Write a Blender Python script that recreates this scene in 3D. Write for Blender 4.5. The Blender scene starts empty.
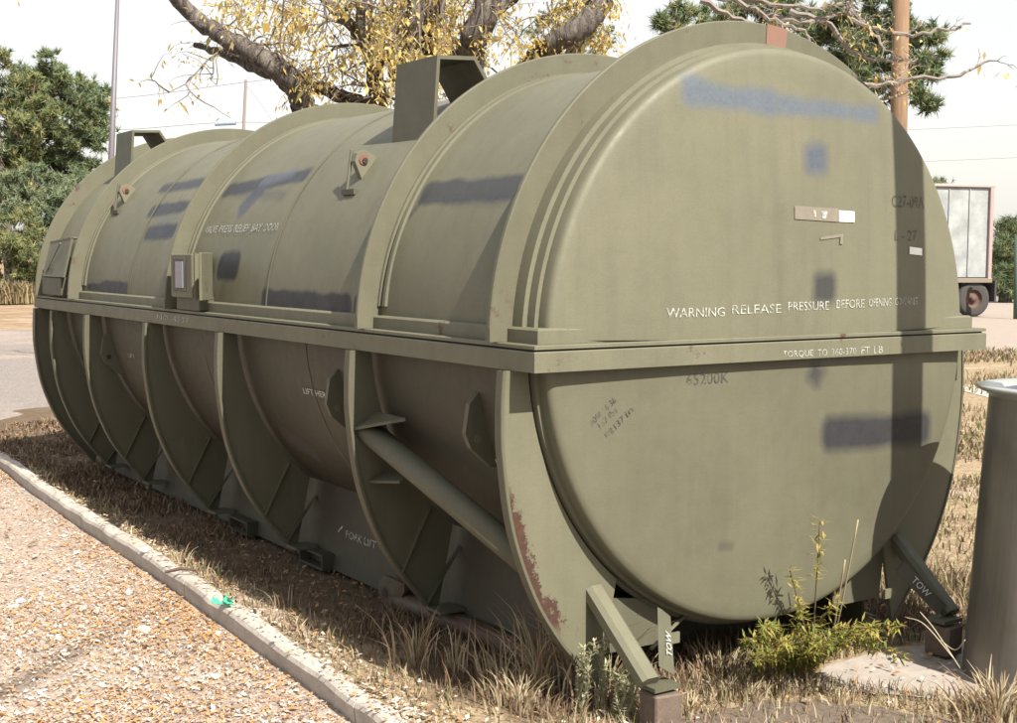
import bpy, math, random
import numpy as np
from mathutils import Vector, Matrix, noise
random.seed(7); rng = np.random.default_rng(11)
sc = bpy.context.scene
COL = sc.collection
S = 1.2                      # metres per modelling unit
# ------------------------------------------------------------------ camera
CAM = np.array([-2.99056, -3.05787, 0.24692])
MR = np.array([[0.8301620863904315, -0.5574941818057584, 0.005581001040478858],
               [0.03923955881373363, 0.06841113826170636, 0.9968852357146439],
               [0.5561395214727949, 0.8273573311541185, -0.07866815900696379]])
F, PW, PH = 1302.26, 1017.0, 723.0
cd = bpy.data.cameras.new('camera'); cam = bpy.data.objects.new('camera', cd); COL.objects.link(cam)
cd.sensor_width = 36; cd.lens = F / PW * 36; cd.clip_end = 2000; cd.clip_start = 0.05
m = Matrix([[MR[0][i], MR[1][i], -MR[2][i], CAM[i] * S] for i in range(3)] + [[0, 0, 0, 1]])
cam.matrix_world = m
sc.camera = cam
def at(px, py, depth):       # point (modelling units) seen at a photo pixel at a given depth
    d = ((px - PW / 2) / F) * MR[0] + ((PH / 2 - py) / F) * MR[1] + MR[2]
    return CAM + depth * d
# ------------------------------------------------------------------ sky, sun, exposure
ELEV = math.radians(46.5); SUNDIR = np.array([0.03, -1.0, math.tan(ELEV)])
w = bpy.data.worlds.new("World"); sc.world = w; w.use_nodes = True
nt = w.node_tree; nt.nodes.clear()
sky = nt.nodes.new('ShaderNodeTexSky'); sky.sky_type = 'NISHITA'; sky.sun_disc = False
sky.sun_elevation = ELEV; sky.sun_rotation = math.atan2(SUNDIR[0], SUNDIR[1])
sky.dust_density = 3.0; sky.air_density = 1.3
mixs = nt.nodes.new('ShaderNodeMix'); mixs.data_type = 'RGBA'
tc = nt.nodes.new('ShaderNodeTexCoord'); nz = nt.nodes.new('ShaderNodeTexNoise'); nz.inputs['Scale'].default_value = 1.8; nz.inputs['Detail'].default_value = 5
mr = nt.nodes.new('ShaderNodeMapRange'); mr.inputs[1].default_value = 0.3; mr.inputs[2].default_value = 0.7; mr.inputs[3].default_value = 0.62; mr.inputs[4].default_value = 0.80
nt.links.new(tc.outputs['Generated'], nz.inputs['Vector']); nt.links.new(nz.outputs[0], mr.inputs[0]); nt.links.new(mr.outputs[0], mixs.inputs[0])
nt.links.new(sky.outputs[0], mixs.inputs[6]); mixs.inputs[7].default_value = (4.75, 4.6, 4.4, 1)   # thin bright cloud
bg = nt.nodes.new('ShaderNodeBackground'); bg.inputs[1].default_value = 0.10
wo = nt.nodes.new('ShaderNodeOutputWorld')
nt.links.new(mixs.outputs[2], bg.inputs[0]); nt.links.new(bg.outputs[0], wo.inputs[0])
sl = bpy.data.lights.new('sun', 'SUN'); sl.energy = 5.0; sl.angle = math.radians(0.53); sl.color = (1.0, 0.93, 0.82)
so = bpy.data.objects.new('sun', sl); COL.objects.link(so)
so.rotation_euler = Vector(-SUNDIR).to_track_quat('-Z', 'Y').to_euler()
so.location = (0, -20, 30)
sc.view_settings.view_transform = 'Standard'; sc.view_settings.look = 'None'
sc.view_settings.exposure = 1.27; sc.view_settings.gamma = 1.0

# ------------------------------------------------------------------ helpers
ORI = {}
def empty(name, label, cat, loc, group=None):
    o = bpy.data.objects.new(name, None); COL.objects.link(o); o.empty_display_size = 0.2
    o.location = [c * S for c in loc]; ORI[o.name] = np.array(loc, float)
    o['label'] = label; o['category'] = cat
    if group: o['group'] = group
    return o
def tag(o, label, cat, group=None):
    o['label'] = label; o['category'] = cat
    if group: o['group'] = group
    return o
def mk(name, v, f, mat, parent=None, uv=None, smooth=False, base=None, kind=None, label=None):
    """one mesh object; v in modelling units, world position"""
    v = np.asarray(v, float)
    org = ORI[parent.name] if parent is not None else (np.array(base, float) if base is not None else v.mean(0))
    me = bpy.data.meshes.new(name)
    vv = (v - org) * S
    if isinstance(f, np.ndarray):
        n, k = f.shape
        me.vertices.add(len(vv)); me.vertices.foreach_set('co', vv.astype(np.float32).ravel())
        me.loops.add(n * k); me.loops.foreach_set('vertex_index', f.astype(np.int32).ravel())
        me.polygons.add(n); me.polygons.foreach_set('loop_start', (np.arange(n) * k).astype(np.int32))
        me.polygons.foreach_set('loop_total', np.full(n, k, np.int32))
        me.update(calc_edges=True)
    else:
        me.from_pydata(vv.tolist(), [], f)
    if uv is not None:
        uv = np.asarray(uv, float)
        ul = me.uv_layers.new(name='UVMap')
        li = np.empty(len(me.loops), np.int32); me.loops.foreach_get('vertex_index', li)
        ul.data.foreach_set('uv', uv[li].astype(np.float32).ravel())
    if smooth: me.polygons.foreach_set('use_smooth', np.ones(len(me.polygons), bool))
    me.materials.append(mat)
    o = bpy.data.objects.new(name, me); COL.objects.link(o)
    ORI[o.name] = org
    if parent is not None: o.parent = parent
    else: o.location = org * S
    if kind: o['kind'] = kind
    if label: o['label'] = label
    return o
def share(src, off, parent=None, label=None):
    o = src.copy(); COL.objects.link(o); ORI[o.name] = ORI[src.name]
    o.location = Vector(src.location) + Vector([c * S for c in off])
    if parent is not None: o.parent = parent
    if label: o['label'] = label
    return o
class B:
    def __init__(s): s.v = []; s.f = []; s.uv = []
    def add(s, v, f, uv=None):
        n = len(s.v); s.v += [tuple(p) for p in v]; s.f += [tuple(i + n for i in q) for q in f]
        s.uv += list(uv) if uv is not None else [(0.5, 0.5)] * len(v)
    def box(s, c, d, R=None, bev=0.0):
        c = np.array(c, float); h = np.array(d, float) / 2
        P = []
        if bev <= 0:
            for x in (-1, 1):
                for y in (-1, 1):
                    for z in (-1, 1): P.append(np.array([x, y, z]) * h)
            Fc = [(0, 1, 3, 2), (4, 6, 7, 5), (0, 4, 5, 1), (2, 3, 7, 6), (0, 2, 6, 4), (1, 5, 7, 3)]
        else:
            b = min(bev, h.min() * 0.9); idx = {}
            for x in (-1, 1):
                for y in (-1, 1):
                    for z in (-1, 1):
                        for a in range(3):
                            q = np.array([x, y, z]) * (h - b); q[a] += (x, y, z)[a] * b
                            idx[(x, y, z, a)] = len(P); P.append(q)
            Fc = []
            for a in range(3):
                u, w_ = [(1, 2), (2, 0), (0, 1)][a]
                for sg in (-1, 1):
                    r = []
                    for (i, j) in ((-1, -1), (1, -1), (1, 1), (-1, 1)):
                        k = [0, 0, 0]; k[a] = sg; k[u] = i; k[w_] = j; r.append(idx[(*k, a)])
                    Fc.append(tuple(r if sg > 0 else r[::-1]))
            for a in range(3):
                u, w_ = [(1, 2), (2, 0), (0, 1)][a]
                for i in (-1, 1):
                    for j in (-1, 1):
                        r = []
                        for sg, ax in ((-1, u), (1, u), (1, w_), (-1, w_)):
                            k = [0, 0, 0]; k[a] = sg; k[u] = i; k[w_] = j; r.append(idx[(*k, ax)])
                        Fc.append(tuple(r))
            for x in (-1, 1):
                for y in (-1, 1):
                    for z in (-1, 1): Fc.append(tuple(idx[(x, y, z, a)] for a in range(3)))
        P = np.array(P)
        if R is not None: P = P @ np.array(R).T
        s.add(P + c, Fc); return s
    def prism(s, poly, d):      # poly: 3-D points in a plane, d: extrusion vector
        poly = np.array(poly, float); n = len(poly); d = np.array(d, float)
        s.add(list(poly) + list(poly + d), [tuple(range(n))[::-1], tuple(range(n, 2 * n))] + [(i, (i + 1) % n, n + (i + 1) % n, n + i) for i in range(n)])
        return s
    def tube(s, path, rad, n=10, cap=True, jit=0.0):
        path = [np.array(p, float) for p in path]; k = len(path)
        if np.isscalar(rad): rad = [rad] * k
        t0 = path[1] - path[0]; t0 /= np.linalg.norm(t0)
        up = np.array([0, 0, 1.]) if abs(t0[2]) < 0.9 else np.array([1., 0, 0])
        a = np.cross(t0, up); a /= np.linalg.norm(a); V = []; UV = []; L = 0
        for i, p in enumerate(path):
            t = path[min(i + 1, k - 1)] - path[max(i - 1, 0)]; t /= np.linalg.norm(t) + 1e-12
            a = a - t * a.dot(t); a /= np.linalg.norm(a); b = np.cross(t, a)
            if i: L += np.linalg.norm(p - path[i - 1])
            for j in range(n):
                an = 2 * math.pi * j / n; r = rad[i] * (1 + (random.uniform(-jit, jit) if jit else 0))
                V.append(p + r * (math.cos(an) * a + math.sin(an) * b)); UV.append((j / n, L))
        Fc = [(i * n + j, i * n + (j + 1) % n, (i + 1) * n + (j + 1) % n, (i + 1) * n + j) for i in range(k - 1) for j in range(n)]
        if cap: Fc += [tuple(range(n))[::-1], tuple((k - 1) * n + j for j in range(n))]
        s.add(V, Fc, UV); return s
    def grid(s, P, uv=None, close=False):       # P[i][j]
        P = np.array(P, float); a, b = P.shape[:2]
        V = P.reshape(-1, 3); Fc = [(i * b + j, i * b + (j + 1) % b, (i + 1) * b + (j + 1) % b, (i + 1) * b + j) for i in range(a - 1) for j in range(b if close else b - 1)]
        s.add(V, Fc, None if uv is None else np.array(uv).reshape(-1, 2)); return s
    def build(s, name, mat, parent=None, **k):
        return mk(name, s.v, s.f, mat, parent, uv=s.uv, **k)
def catmull(pts, n=6):
    P = [np.array(p, float) for p in pts]; P = [2 * P[0] - P[1]] + P + [2 * P[-1] - P[-2]]; out = []
    for i in range(1, len(P) - 2):
        for k in range(n):
            t = k / n
            out.append(0.5 * (2 * P[i] + (P[i + 1] - P[i - 1]) * t + (2 * P[i - 1] - 5 * P[i] + 4 * P[i + 1] - P[i + 2]) * t * t + (-P[i - 1] + 3 * P[i] - 3 * P[i + 1] + P[i + 2]) * t ** 3))
    out.append(P[-2]); return out

# ------------------------------------------------------------------ materials
class N:
    def __init__(s, name):
        s.m = bpy.data.materials.new(name); s.m.use_nodes = True; s.t = s.m.node_tree
        s.p = s.t.nodes['Principled BSDF']; s.o = s.t.nodes['Material Output']
    def node(s, k, **a):
        n = s.t.nodes.new('ShaderNode' + k)
        for x, y in a.items(): setattr(n, x, y)
        return n
    def link(s, a, b): s.t.links.new(a, b)
    def val(s, inp, v):
        if isinstance(v, bpy.types.NodeSocket): s.link(v, inp)
        else:
            try: inp.default_value = v
            except Exception: inp.default_value = (*v, 1)
    def math(s, op, a, b=0.0, c=0.0, clamp=False):
        n = s.node('Math', operation=op, use_clamp=clamp)
        s.val(n.inputs[0], a); s.val(n.inputs[1], b); s.val(n.inputs[2], c)
        return n.outputs[0]
    def noise(s, vec, scale, detail=4, rough=0.5, dist=0.0):
        n = s.node('TexNoise'); n.inputs['Scale'].default_value = scale; n.inputs['Detail'].default_value = detail
        n.inputs['Roughness'].default_value = rough; n.inputs['Distortion'].default_value = dist
        if vec is not None: s.link(vec, n.inputs['Vector'])
        return n.outputs[0]
    def vor(s, vec, scale, out='Color', feature='F1'):
        n = s.node('TexVoronoi', feature=feature); n.inputs['Scale'].default_value = scale
        if vec is not None: s.link(vec, n.inputs['Vector'])
        return n.outputs[out]
    def ramp(s, x, a, b, lo=0.0, hi=1.0):
        n = s.node('MapRange'); s.val(n.inputs[0], x)
        for i, v in enumerate((a, b, lo, hi)): s.val(n.inputs[i + 1], v)
        return n.outputs[0]
    def cramp(s, x, stops, interp='LINEAR'):
        n = s.node('ValToRGB'); n.color_ramp.interpolation = interp; e = n.color_ramp.elements
        while len(e) < len(stops): e.new(0.5)
        for i, (p, c) in enumerate(stops): e[i].position = p; e[i].color = (*c, 1)
        s.link(x, n.inputs[0]); return n.outputs[0]
    def mix(s, f, a, b, mode='MIX'):
        n = s.node('Mix', data_type='RGBA', blend_type=mode); s.val(n.inputs[0], f); s.val(n.inputs[6], a); s.val(n.inputs[7], b)
        return n.outputs[2]
    def obj(s): return s.node('TexCoord').outputs['Object']
    def uv(s): return s.node('TexCoord').outputs['UV']
    def xyz(s, v):
        n = s.node('SeparateXYZ'); s.link(v, n.inputs[0]); return n.outputs
    def bump(s, h, dist=0.01, strength=0.5):
        n = s.node('Bump'); n.inputs['Distance'].default_value = dist; n.inputs['Strength'].default_value = strength
        s.link(h, n.inputs['Height']); s.link(n.outputs[0], s.p.inputs['Normal'])
    def fin(s, col, rough=0.6, metal=0.0, spec=0.5):
        col = s.mix(1.0, col, (0.76, 0.76, 0.76), 'MULTIPLY')      # overall calibration to real surface albedo
        s.val(s.p.inputs['Base Color'], col); s.val(s.p.inputs['Roughness'], rough); s.p.inputs['Metallic'].default_value = metal
        s.p.inputs['Specular IOR Level'].default_value = spec
        return s.m
def plain(name, col, rough=0.6, metal=0.0, var=0.15, scale=20, bump=0.0):
    k = N(name); o = k.obj(); n = k.noise(o, scale, 5, 0.6)
    c = k.mix(n, tuple(x * (1 - var) for x in col), tuple(min(1, x * (1 + var)) for x in col))
    if bump: k.bump(k.noise(o, scale * 3, 4), bump, 0.6)
    return k.fin(c, rough, metal)
OLIVE = (0.140, 0.137, 0.092)
def patch(k, U, V, col, u0, v0, u1, v1, hw, soft, paint, op=0.85, nz=None):
    """sprayed stroke or painted shadow band from (u0,v0) to (u1,v1), half width hw, feathered edge"""
    L = math.hypot(u1 - u0, v1 - v0); dx, dy = (u1 - u0) / L, (v1 - v0) / L
    a = k.math('SUBTRACT', U, u0); b = k.math('SUBTRACT', V, v0)
    al = k.math('ADD', k.math('MULTIPLY', a, dx), k.math('MULTIPLY', b, dy))
    ac = k.math('SUBTRACT', k.math('MULTIPLY', b, dx), k.math('MULTIPLY', a, dy))
    al2 = k.math('ABSOLUTE', k.math('SUBTRACT', al, L / 2)); ac2 = k.math('ABSOLUTE', ac)
    e1 = k.math('SUBTRACT', al2, L / 2 - 0.0); e2 = k.math('SUBTRACT', ac2, hw)
    rd = min(hw, L / 2) * 0.6
    m1 = k.math('MAXIMUM', k.math('ADD', e1, rd), 0); m2 = k.math('MAXIMUM', k.math('ADD', e2, rd), 0)
    e = k.math('SUBTRACT', k.math('SQRT', k.math('ADD', k.math('MULTIPLY', m1, m1), k.math('MULTIPLY', m2, m2))), rd)
    if nz is not None: e = k.math('ADD', e, nz)
    f = k.ramp(e, -soft, soft, op, 0.0)
    return k.mix(f, col, paint)
def olive(name, patches=None, coords='UV', rust=0.0, tint=1.0, frame=False, grime=0.5, brown=0):
    k = N(name); o = k.obj()
    n1 = k.noise(o, 2.2, 5, 0.6); n2 = k.noise(o, 14, 5, 0.65); n3 = k.noise(o, 160, 3, 0.6)
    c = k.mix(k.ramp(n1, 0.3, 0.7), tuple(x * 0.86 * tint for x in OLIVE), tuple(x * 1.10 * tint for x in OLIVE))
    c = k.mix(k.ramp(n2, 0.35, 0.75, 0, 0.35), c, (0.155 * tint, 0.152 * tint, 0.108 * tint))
    c = k.mix(k.ramp(n3, 0.3, 0.7, 0, 0.22), c, (0.075, 0.075, 0.05))
    # thin vertical dirt streaks
    mp = k.node('Mapping'); mp.inputs['Scale'].default_value = (14, 14, 0.9); k.link(o, mp.inputs[0])
    st = k.noise(mp.outputs[0], 1.0, 4, 0.6)
    c = k.mix(k.ramp(st, 0.50, 0.78, 0, grime * 0.7), c, (0.095, 0.083, 0.060))
    c = k.mix(k.ramp(st, 0.45, 0.2, 0, grime * 0.25), c, (0.20, 0.195, 0.15))
    if brown: c = k.mix(k.ramp(n1, 0.25, 0.6, 0.3, 0.8), c, (0.050, 0.045, 0.033))
    if patches:
        U, V, _ = k.xyz(k.uv()); en = k.math('MULTIPLY', k.math('SUBTRACT', k.noise(o, 6, 4, 0.6), 0.5), 0.040)
        sp = k.mix(k.ramp(k.noise(o, 55, 5, 0.75), 0.35, 0.6), (0.90, 0.90, 0.90), (1.08, 1.08, 1.08))
        for (u0, v0, u1, v1, hw, soft, paint, op) in patches:
            paint = k.mix(1.0, sp, paint, 'MULTIPLY'); op = min(1, op + .08)
            c = patch(k, U, V, c, u0, v0, u1, v1, hw, soft, paint, op, en)
    # small scratches / chips
    ch = k.noise(o, 38, 6, 0.75)
    c = k.mix(k.ramp(ch, 0.735, 0.75, 0, 0.7), c, (0.10, 0.05, 0.03))
    if frame:
        U, V, _ = k.xyz(k.uv())
        e = k.math('ADD', U, k.math('MULTIPLY', k.math('SUBTRACT', k.noise(o, 7, 8, 0.8), 0.5), 1.5))
        zb = k.math('MINIMUM', k.ramp(V, -0.86, -0.80), k.ramp(V, -0.37, -0.43))
        f = k.math('MULTIPLY', k.ramp(e, 0.84, 0.852), zb)
        rc = k.mix(k.noise(o, 40, 4), (0.030, 0.015, 0.011), (0.085, 0.042, 0.030))
        c = k.mix(f, c, rc)
    if rust:
        rn = k.noise(o, 6, 7, 0.75)
        c = k.mix(k.ramp(rn, 0.62 - rust * 0.2, 0.68 - rust * 0.2), c, (0.085, 0.045, 0.032))
    k.bump(k.math('ADD', k.math('MULTIPLY', n3, 0.4), n2), 0.0022, 0.5)
    return k.fin(c, k.ramp(n2, 0.3, 0.7, 0.5, 0.66), 0, 0.35)
DG = 0.915 * math.pi / 180
GREY = (0.034, 0.038, 0.050); PALE = (0.092, 0.112, 0.138); DRK = (0.026, 0.027, 0.033)
lid_p = [(0.16, 30.3*DG, 0.74, 30.3*DG, 0.044, 0.010, GREY, .75), (0.70, 30*DG, 0.76, 24.5*DG, 0.012, 0.01, GREY, .6),
 (1.80, 39.5*DG, 2.62, 36.8*DG, 0.038, 0.012, GREY, .85), (1.95, 41.5*DG, 2.25, 38.5*DG, 0.03, 0.02, PALE, .6), (2.16, 36.5*DG, 2.30, 28.5*DG, 0.05, 0.016, (0.065, 0.072, 0.095), .8),
 (2.2, 17.2*DG, 2.2, 9.4*DG, 0.115, 0.012, DRK, .9), (1.02, 5.4*DG, 1.80, 5.4*DG, 0.034, 0.008, DRK, .92), (0.86, 5.4*DG, 1.0, 5.4*DG, 0.034, 0.008, DRK, .92),
 (1.9, 33*DG, 2.5, 36*DG, 0.02, 0.03, GREY, .5), (0.2, 27.5*DG, 0.5, 28*DG, 0.012, 0.02, GREY, .45), (1.05, 2.8*DG, 1.5, 3.2*DG, 0.02, 0.012, DRK, .6), (3.05, 28*DG, 3.3, 27.5*DG, 0.015, 0.02, PALE, .5),
 (3.0, 41.3*DG, 3.62, 41.0*DG, 0.034, 0.014, GREY, .8), (3.0, 32.5*DG, 3.54, 31.5*DG, 0.036, 0.012, GREY, .85), (3.0, 24*DG, 3.42, 23.4*DG, 0.04, 0.012, GREY, .9),
 (3.5, 5.2*DG, 3.95, 5.2*DG, 0.036, 0.008, DRK, .9), (3.9, 5*DG, 4.2, 5*DG, 0.022, 0.008, DRK, .9)]
cap_p = [(-0.42, 0.740, -0.05, 0.724, 0.036, 0.018, PALE, .9), (-0.05, 0.724, 0.42, 0.722, 0.028, 0.017, PALE, .9), (-0.42, 0.757, -0.36, 0.74, 0.035, 0.02, PALE, .6),
 (0.115, 0.612, 0.120, 0.515, 0.052, 0.022, (0.07, 0.085, 0.11), .9), (0.155, 0.21, 0.155, 0.110, 0.055, 0.02, DRK, .8)]
low_p = [(0.19, -0.318, 0.73, -0.330, 0.054, 0.02, DRK, .88), (0.12, -0.10, 0.18, -0.135, 0.035, 0.02, DRK, .75), (-0.25, -0.63, -0.19, -0.64, 0.012, 0.012, DRK, .4)]
shell_p = [(1.70, -0.60, 1.95, -0.50, 0.05, 0.01, (0.085, 0.075, 0.075), .6)]
M_lid = olive('olive_paint_lid', lid_p); M_cap = olive('olive_paint_end', cap_p); M_low = olive('olive_paint_lower_end', low_p, tint=0.84)  # darker tint on the lower end paints in its down-turned shading
M_shell = olive('olive_paint_shell', shell_p, tint=0.56, grime=1.0, brown=1); M_rib = olive('olive_paint_rib', tint=0.72, grime=0.7); M_ring = olive('olive_paint_ring', tint=0.84, rust=0.03)  # shell and rib tints paint in the side shade; shell also has brown dust
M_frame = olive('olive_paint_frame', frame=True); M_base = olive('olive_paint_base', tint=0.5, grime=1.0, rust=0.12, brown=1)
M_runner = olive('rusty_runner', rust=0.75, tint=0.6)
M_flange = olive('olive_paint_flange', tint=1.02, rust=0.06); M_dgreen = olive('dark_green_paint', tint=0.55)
M_primer = plain('red_primer', (0.20, 0.07, 0.05), 0.7, var=.4, scale=60)
M_gasket = plain('black_gasket', (0.02, 0.02, 0.02), 0.8)
def worn(name, col, lo, hi, sc_=45):
    k = N(name); k.fin(col, 0.7); t = k.node('BsdfTransparent'); mx = k.node('MixShader')
    f = k.ramp(k.noise(k.obj(), sc_, 4, 0.7), lo, hi)
    k.link(f, mx.inputs[0]); k.link(t.outputs[0], mx.inputs[1]); k.link(k.p.outputs[0], mx.inputs[2]); k.link(mx.outputs[0], k.o.inputs[0])
    return k.m
M_white = worn('stencil_white', (0.42, 0.44, 0.41), 0.35, 0.56, 80); M_faint = worn('stencil_faint', (0.42, 0.44, 0.42), 0.32, 0.62, 80)
M_tow = worn('stencil_tow', (0.50, 0.52, 0.49), 0.25, 0.42, 60)
M_marker = worn('marker_black', (0.05, 0.05, 0.045), 0.34, 0.6, 30)
M_sticker = plain('sticker_white', (0.85, 0.87, 0.85), 0.35, var=0.05); M_placard = plain('placard_taupe', (0.185, 0.165, 0.13), 0.6, var=0.2, scale=40)
M_wood = plain('weathered_block', (0.125, 0.092, 0.072), 0.85, var=0.45, scale=25, bump=0.004)

# ------------------------------------------------------------------ the container
CT = empty('storage_container', 'long olive drab steel cylindrical storage container with domed end and ribbed cradle on dry grass', 'container', (0, 2.4, -1.08))
RS, RL = 0.915, 0.905                # lid shell, cradle shell radius
RINGS = [0.0, 0.805, 2.69, 4.26, 4.96]; RIBS = [-0.07, 0.865, 2.05, 2.97, 3.94, 4.61, 4.99]
def P(r, th, y): return np.array([-r * math.cos(th), y, r * math.sin(th)])
NT = 96
# lid shell: from Y=0 to 4.97
ys = np.linspace(0.0, 5.0, 60)
TH = [math.pi * (0.012 + 0.976 * i / NT) for i in range(NT + 1)]
def dent(y, th): return 0.0035 * noise.noise(Vector((y * 2.3, th * 2.5, 3.1))) + 0.002 * noise.noise(Vector((y * 6, th * 6, 7.7)))
b = B(); b.grid([[P(RS + dent(y, t), t, y) for t in TH] for y in ys], [[(y, RS * t) for t in TH] for y in ys]); lid = b.build('lid_shell', M_lid, CT, smooth=True)
# cradle shell
TL = [-math.pi * (0.016 + 0.968 * i / NT) for i in range(NT + 1)]
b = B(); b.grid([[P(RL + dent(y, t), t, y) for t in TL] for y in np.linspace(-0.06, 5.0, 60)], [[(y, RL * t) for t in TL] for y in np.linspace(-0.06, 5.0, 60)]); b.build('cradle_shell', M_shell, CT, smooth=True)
# shallow weld seams on the shells
for y in (1.75, 3.45): 
    b = B(); b.grid([[P(RS + 0.001 + 0.0045 * k, t, y + dy) for t in TH] for dy, k in ((-.006, 0), (0, 1), (.006, 0))]); b.build('weld_seam', M_ring, CT, smooth=True)
for y in (1.42, 2.5, 3.45):
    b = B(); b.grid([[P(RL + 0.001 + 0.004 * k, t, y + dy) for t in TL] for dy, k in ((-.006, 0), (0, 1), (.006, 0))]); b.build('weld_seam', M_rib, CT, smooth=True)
# lid rings: radial plate + foot strip
for i, y in enumerate(RINGS):
    b = B(); ro = 1.0; ri = 0.912; T = [math.pi * (0.004 + 0.992 * k / NT) for k in range(NT + 1)]
    prof = [(ri, y), (ro - 0.004, y), (ro, y + 0.004), (ro, y + 0.016), (ri, y + 0.02)]
    b.grid([[P(r, t, yy) for t in T] for r, yy in prof], [[(yy, r * t) for t in T] for r, yy in prof])
    if i < 4 and i > 0:
        T2 = [math.pi * (0.03 + 0.94 * k / NT) for k in range(NT + 1)]
        pf = [(0.914, y - 0.045), (0.924, y - 0.043), (0.926, y - 0.028), (0.918, y - 0.025), (0.918, y - 0.012), (0.928, y - 0.010), (0.93, y + 0.002)]
        b.grid([[P(r, t, yy) for t in T2] for r, yy in pf])
    o = b.build('stiffener_ring', M_ring, CT, smooth=False)
# orange primer patch on the first ring, top
b = B(); T = np.linspace(math.radians(93.0), math.radians(98.3), 6); b.grid([[P(r, t, -0.0025) for t in T] for r in (0.90, 1.001)]); b.grid([[P(r, t, yy) for t in T] for r, yy in ((1.001, -0.0025), (1.002, 0.018))])
b.build('primer_patch', plain('orange_primer', (0.20, 0.105, 0.075), 0.7, var=0.12), CT)
# end caps (upper half belongs to the lid, lower half to the cradle)
def cap_prof(y0, dome):
    d = 0.14
    pr = [(.925, y0), (.925, -0.050), (.911, -0.052), (.911, -0.088), (.899, -0.090), (.899, -0.120), (.8965, -0.130), (.889, -0.1375), (.875, -0.1415)]
    for r in np.linspace(.84, 0.02, 16): pr.append((r, -0.1425 - dome * (1 - (r / .86) ** 2.2)))
    return pr
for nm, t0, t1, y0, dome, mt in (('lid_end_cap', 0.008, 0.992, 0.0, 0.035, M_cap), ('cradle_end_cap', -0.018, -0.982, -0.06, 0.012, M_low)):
    T = [math.pi * (t0 + (t1 - t0) * k / 96) for k in range(97)]; pr = cap_prof(y0, dome); b = B()
    # sharp steps: duplicate rows by building separate strips
    for seg in ((0, 2), (1, 3), (2, 4), (3, 5)):
        rows = pr[seg[0]:seg[1]]; b.grid([[P(r, t, y) for t in T] for r, y in rows], [[P(r, t, y)[[0, 2]] for t in T] for r, y in rows])
    rows = pr[4:]; b.grid([[P(r, t, y) for t in T] for r, y in rows], [[P(r, t, y)[[0, 2]] for t in T] for r, y in rows])
    rows = [(0.02, pr[-1][1]), (0.0005, pr[-1][1])]; b.grid([[P(r, t, y) for t in T] for r, y in rows], [[P(r, t, y)[[0, 2]] for t in T] for r, y in rows])
    b.build(nm, mt, CT, smooth=True)
b = B(); T = [2 * math.pi * k / 64 for k in range(65)]
b.grid([[P(r, t, y) for t in T] for r, y in ((.92, 4.98), (.92, 5.06), (.88, 5.10), (.5, 5.13), (0.001, 5.14))]); b.build('far_end_cap', M_ring, CT, smooth=True)
# ledge box around the lid bottom, lid flange, gasket line, cradle angle
Y0, Y1, XW = -0.150, 5.06, 0.940
def rimring(prof, xo, ya, yb, name, mat, sm=False):   # prof: list of (outward offset, z) swept round a rectangle
    b = B(); rows = []
    for off, z in prof: rows.append([(-xo - off, ya - off, z), (-xo - off, yb + off, z), (xo + off, yb + off, z), (xo + off, ya - off, z)])
    b.grid(rows, close=True); return b.build(name, mat, CT, smooth=sm)
rimring([(-.16, .056), (-.008, .056), (0, .050), (0, .0125)], XW, Y0, Y1, 'lid_ledge', M_flange)
rimring([(-.10, .012), (.032, .012), (.034, .010), (.034, .001), (-.10, .001)], XW, Y0, Y1, 'lid_flange', M_flange)
rimring([(.024, .0005), (.024, -.0045)], XW, Y0, Y1, 'gasket', M_gasket)
rimring([(-.04, -.005), (.032, -.005), (.035, -.008), (.035, -.062), (.026, -.062), (.026, -.014), (-.04, -.014)], XW, Y0, Y1, 'cradle_flange', M_flange)
# tiny inclined tabs where the rings meet the ledge
for y in RINGS[:4]:
    b = B(); b.prism([(-.9995, y - .001, .013), (-.9995, y - .001, .052), (-.935, y - .001, .052), (-.935, y - .001, .013)], (0, .023, 0)); b.build('ring_foot', M_ring, CT)
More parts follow.
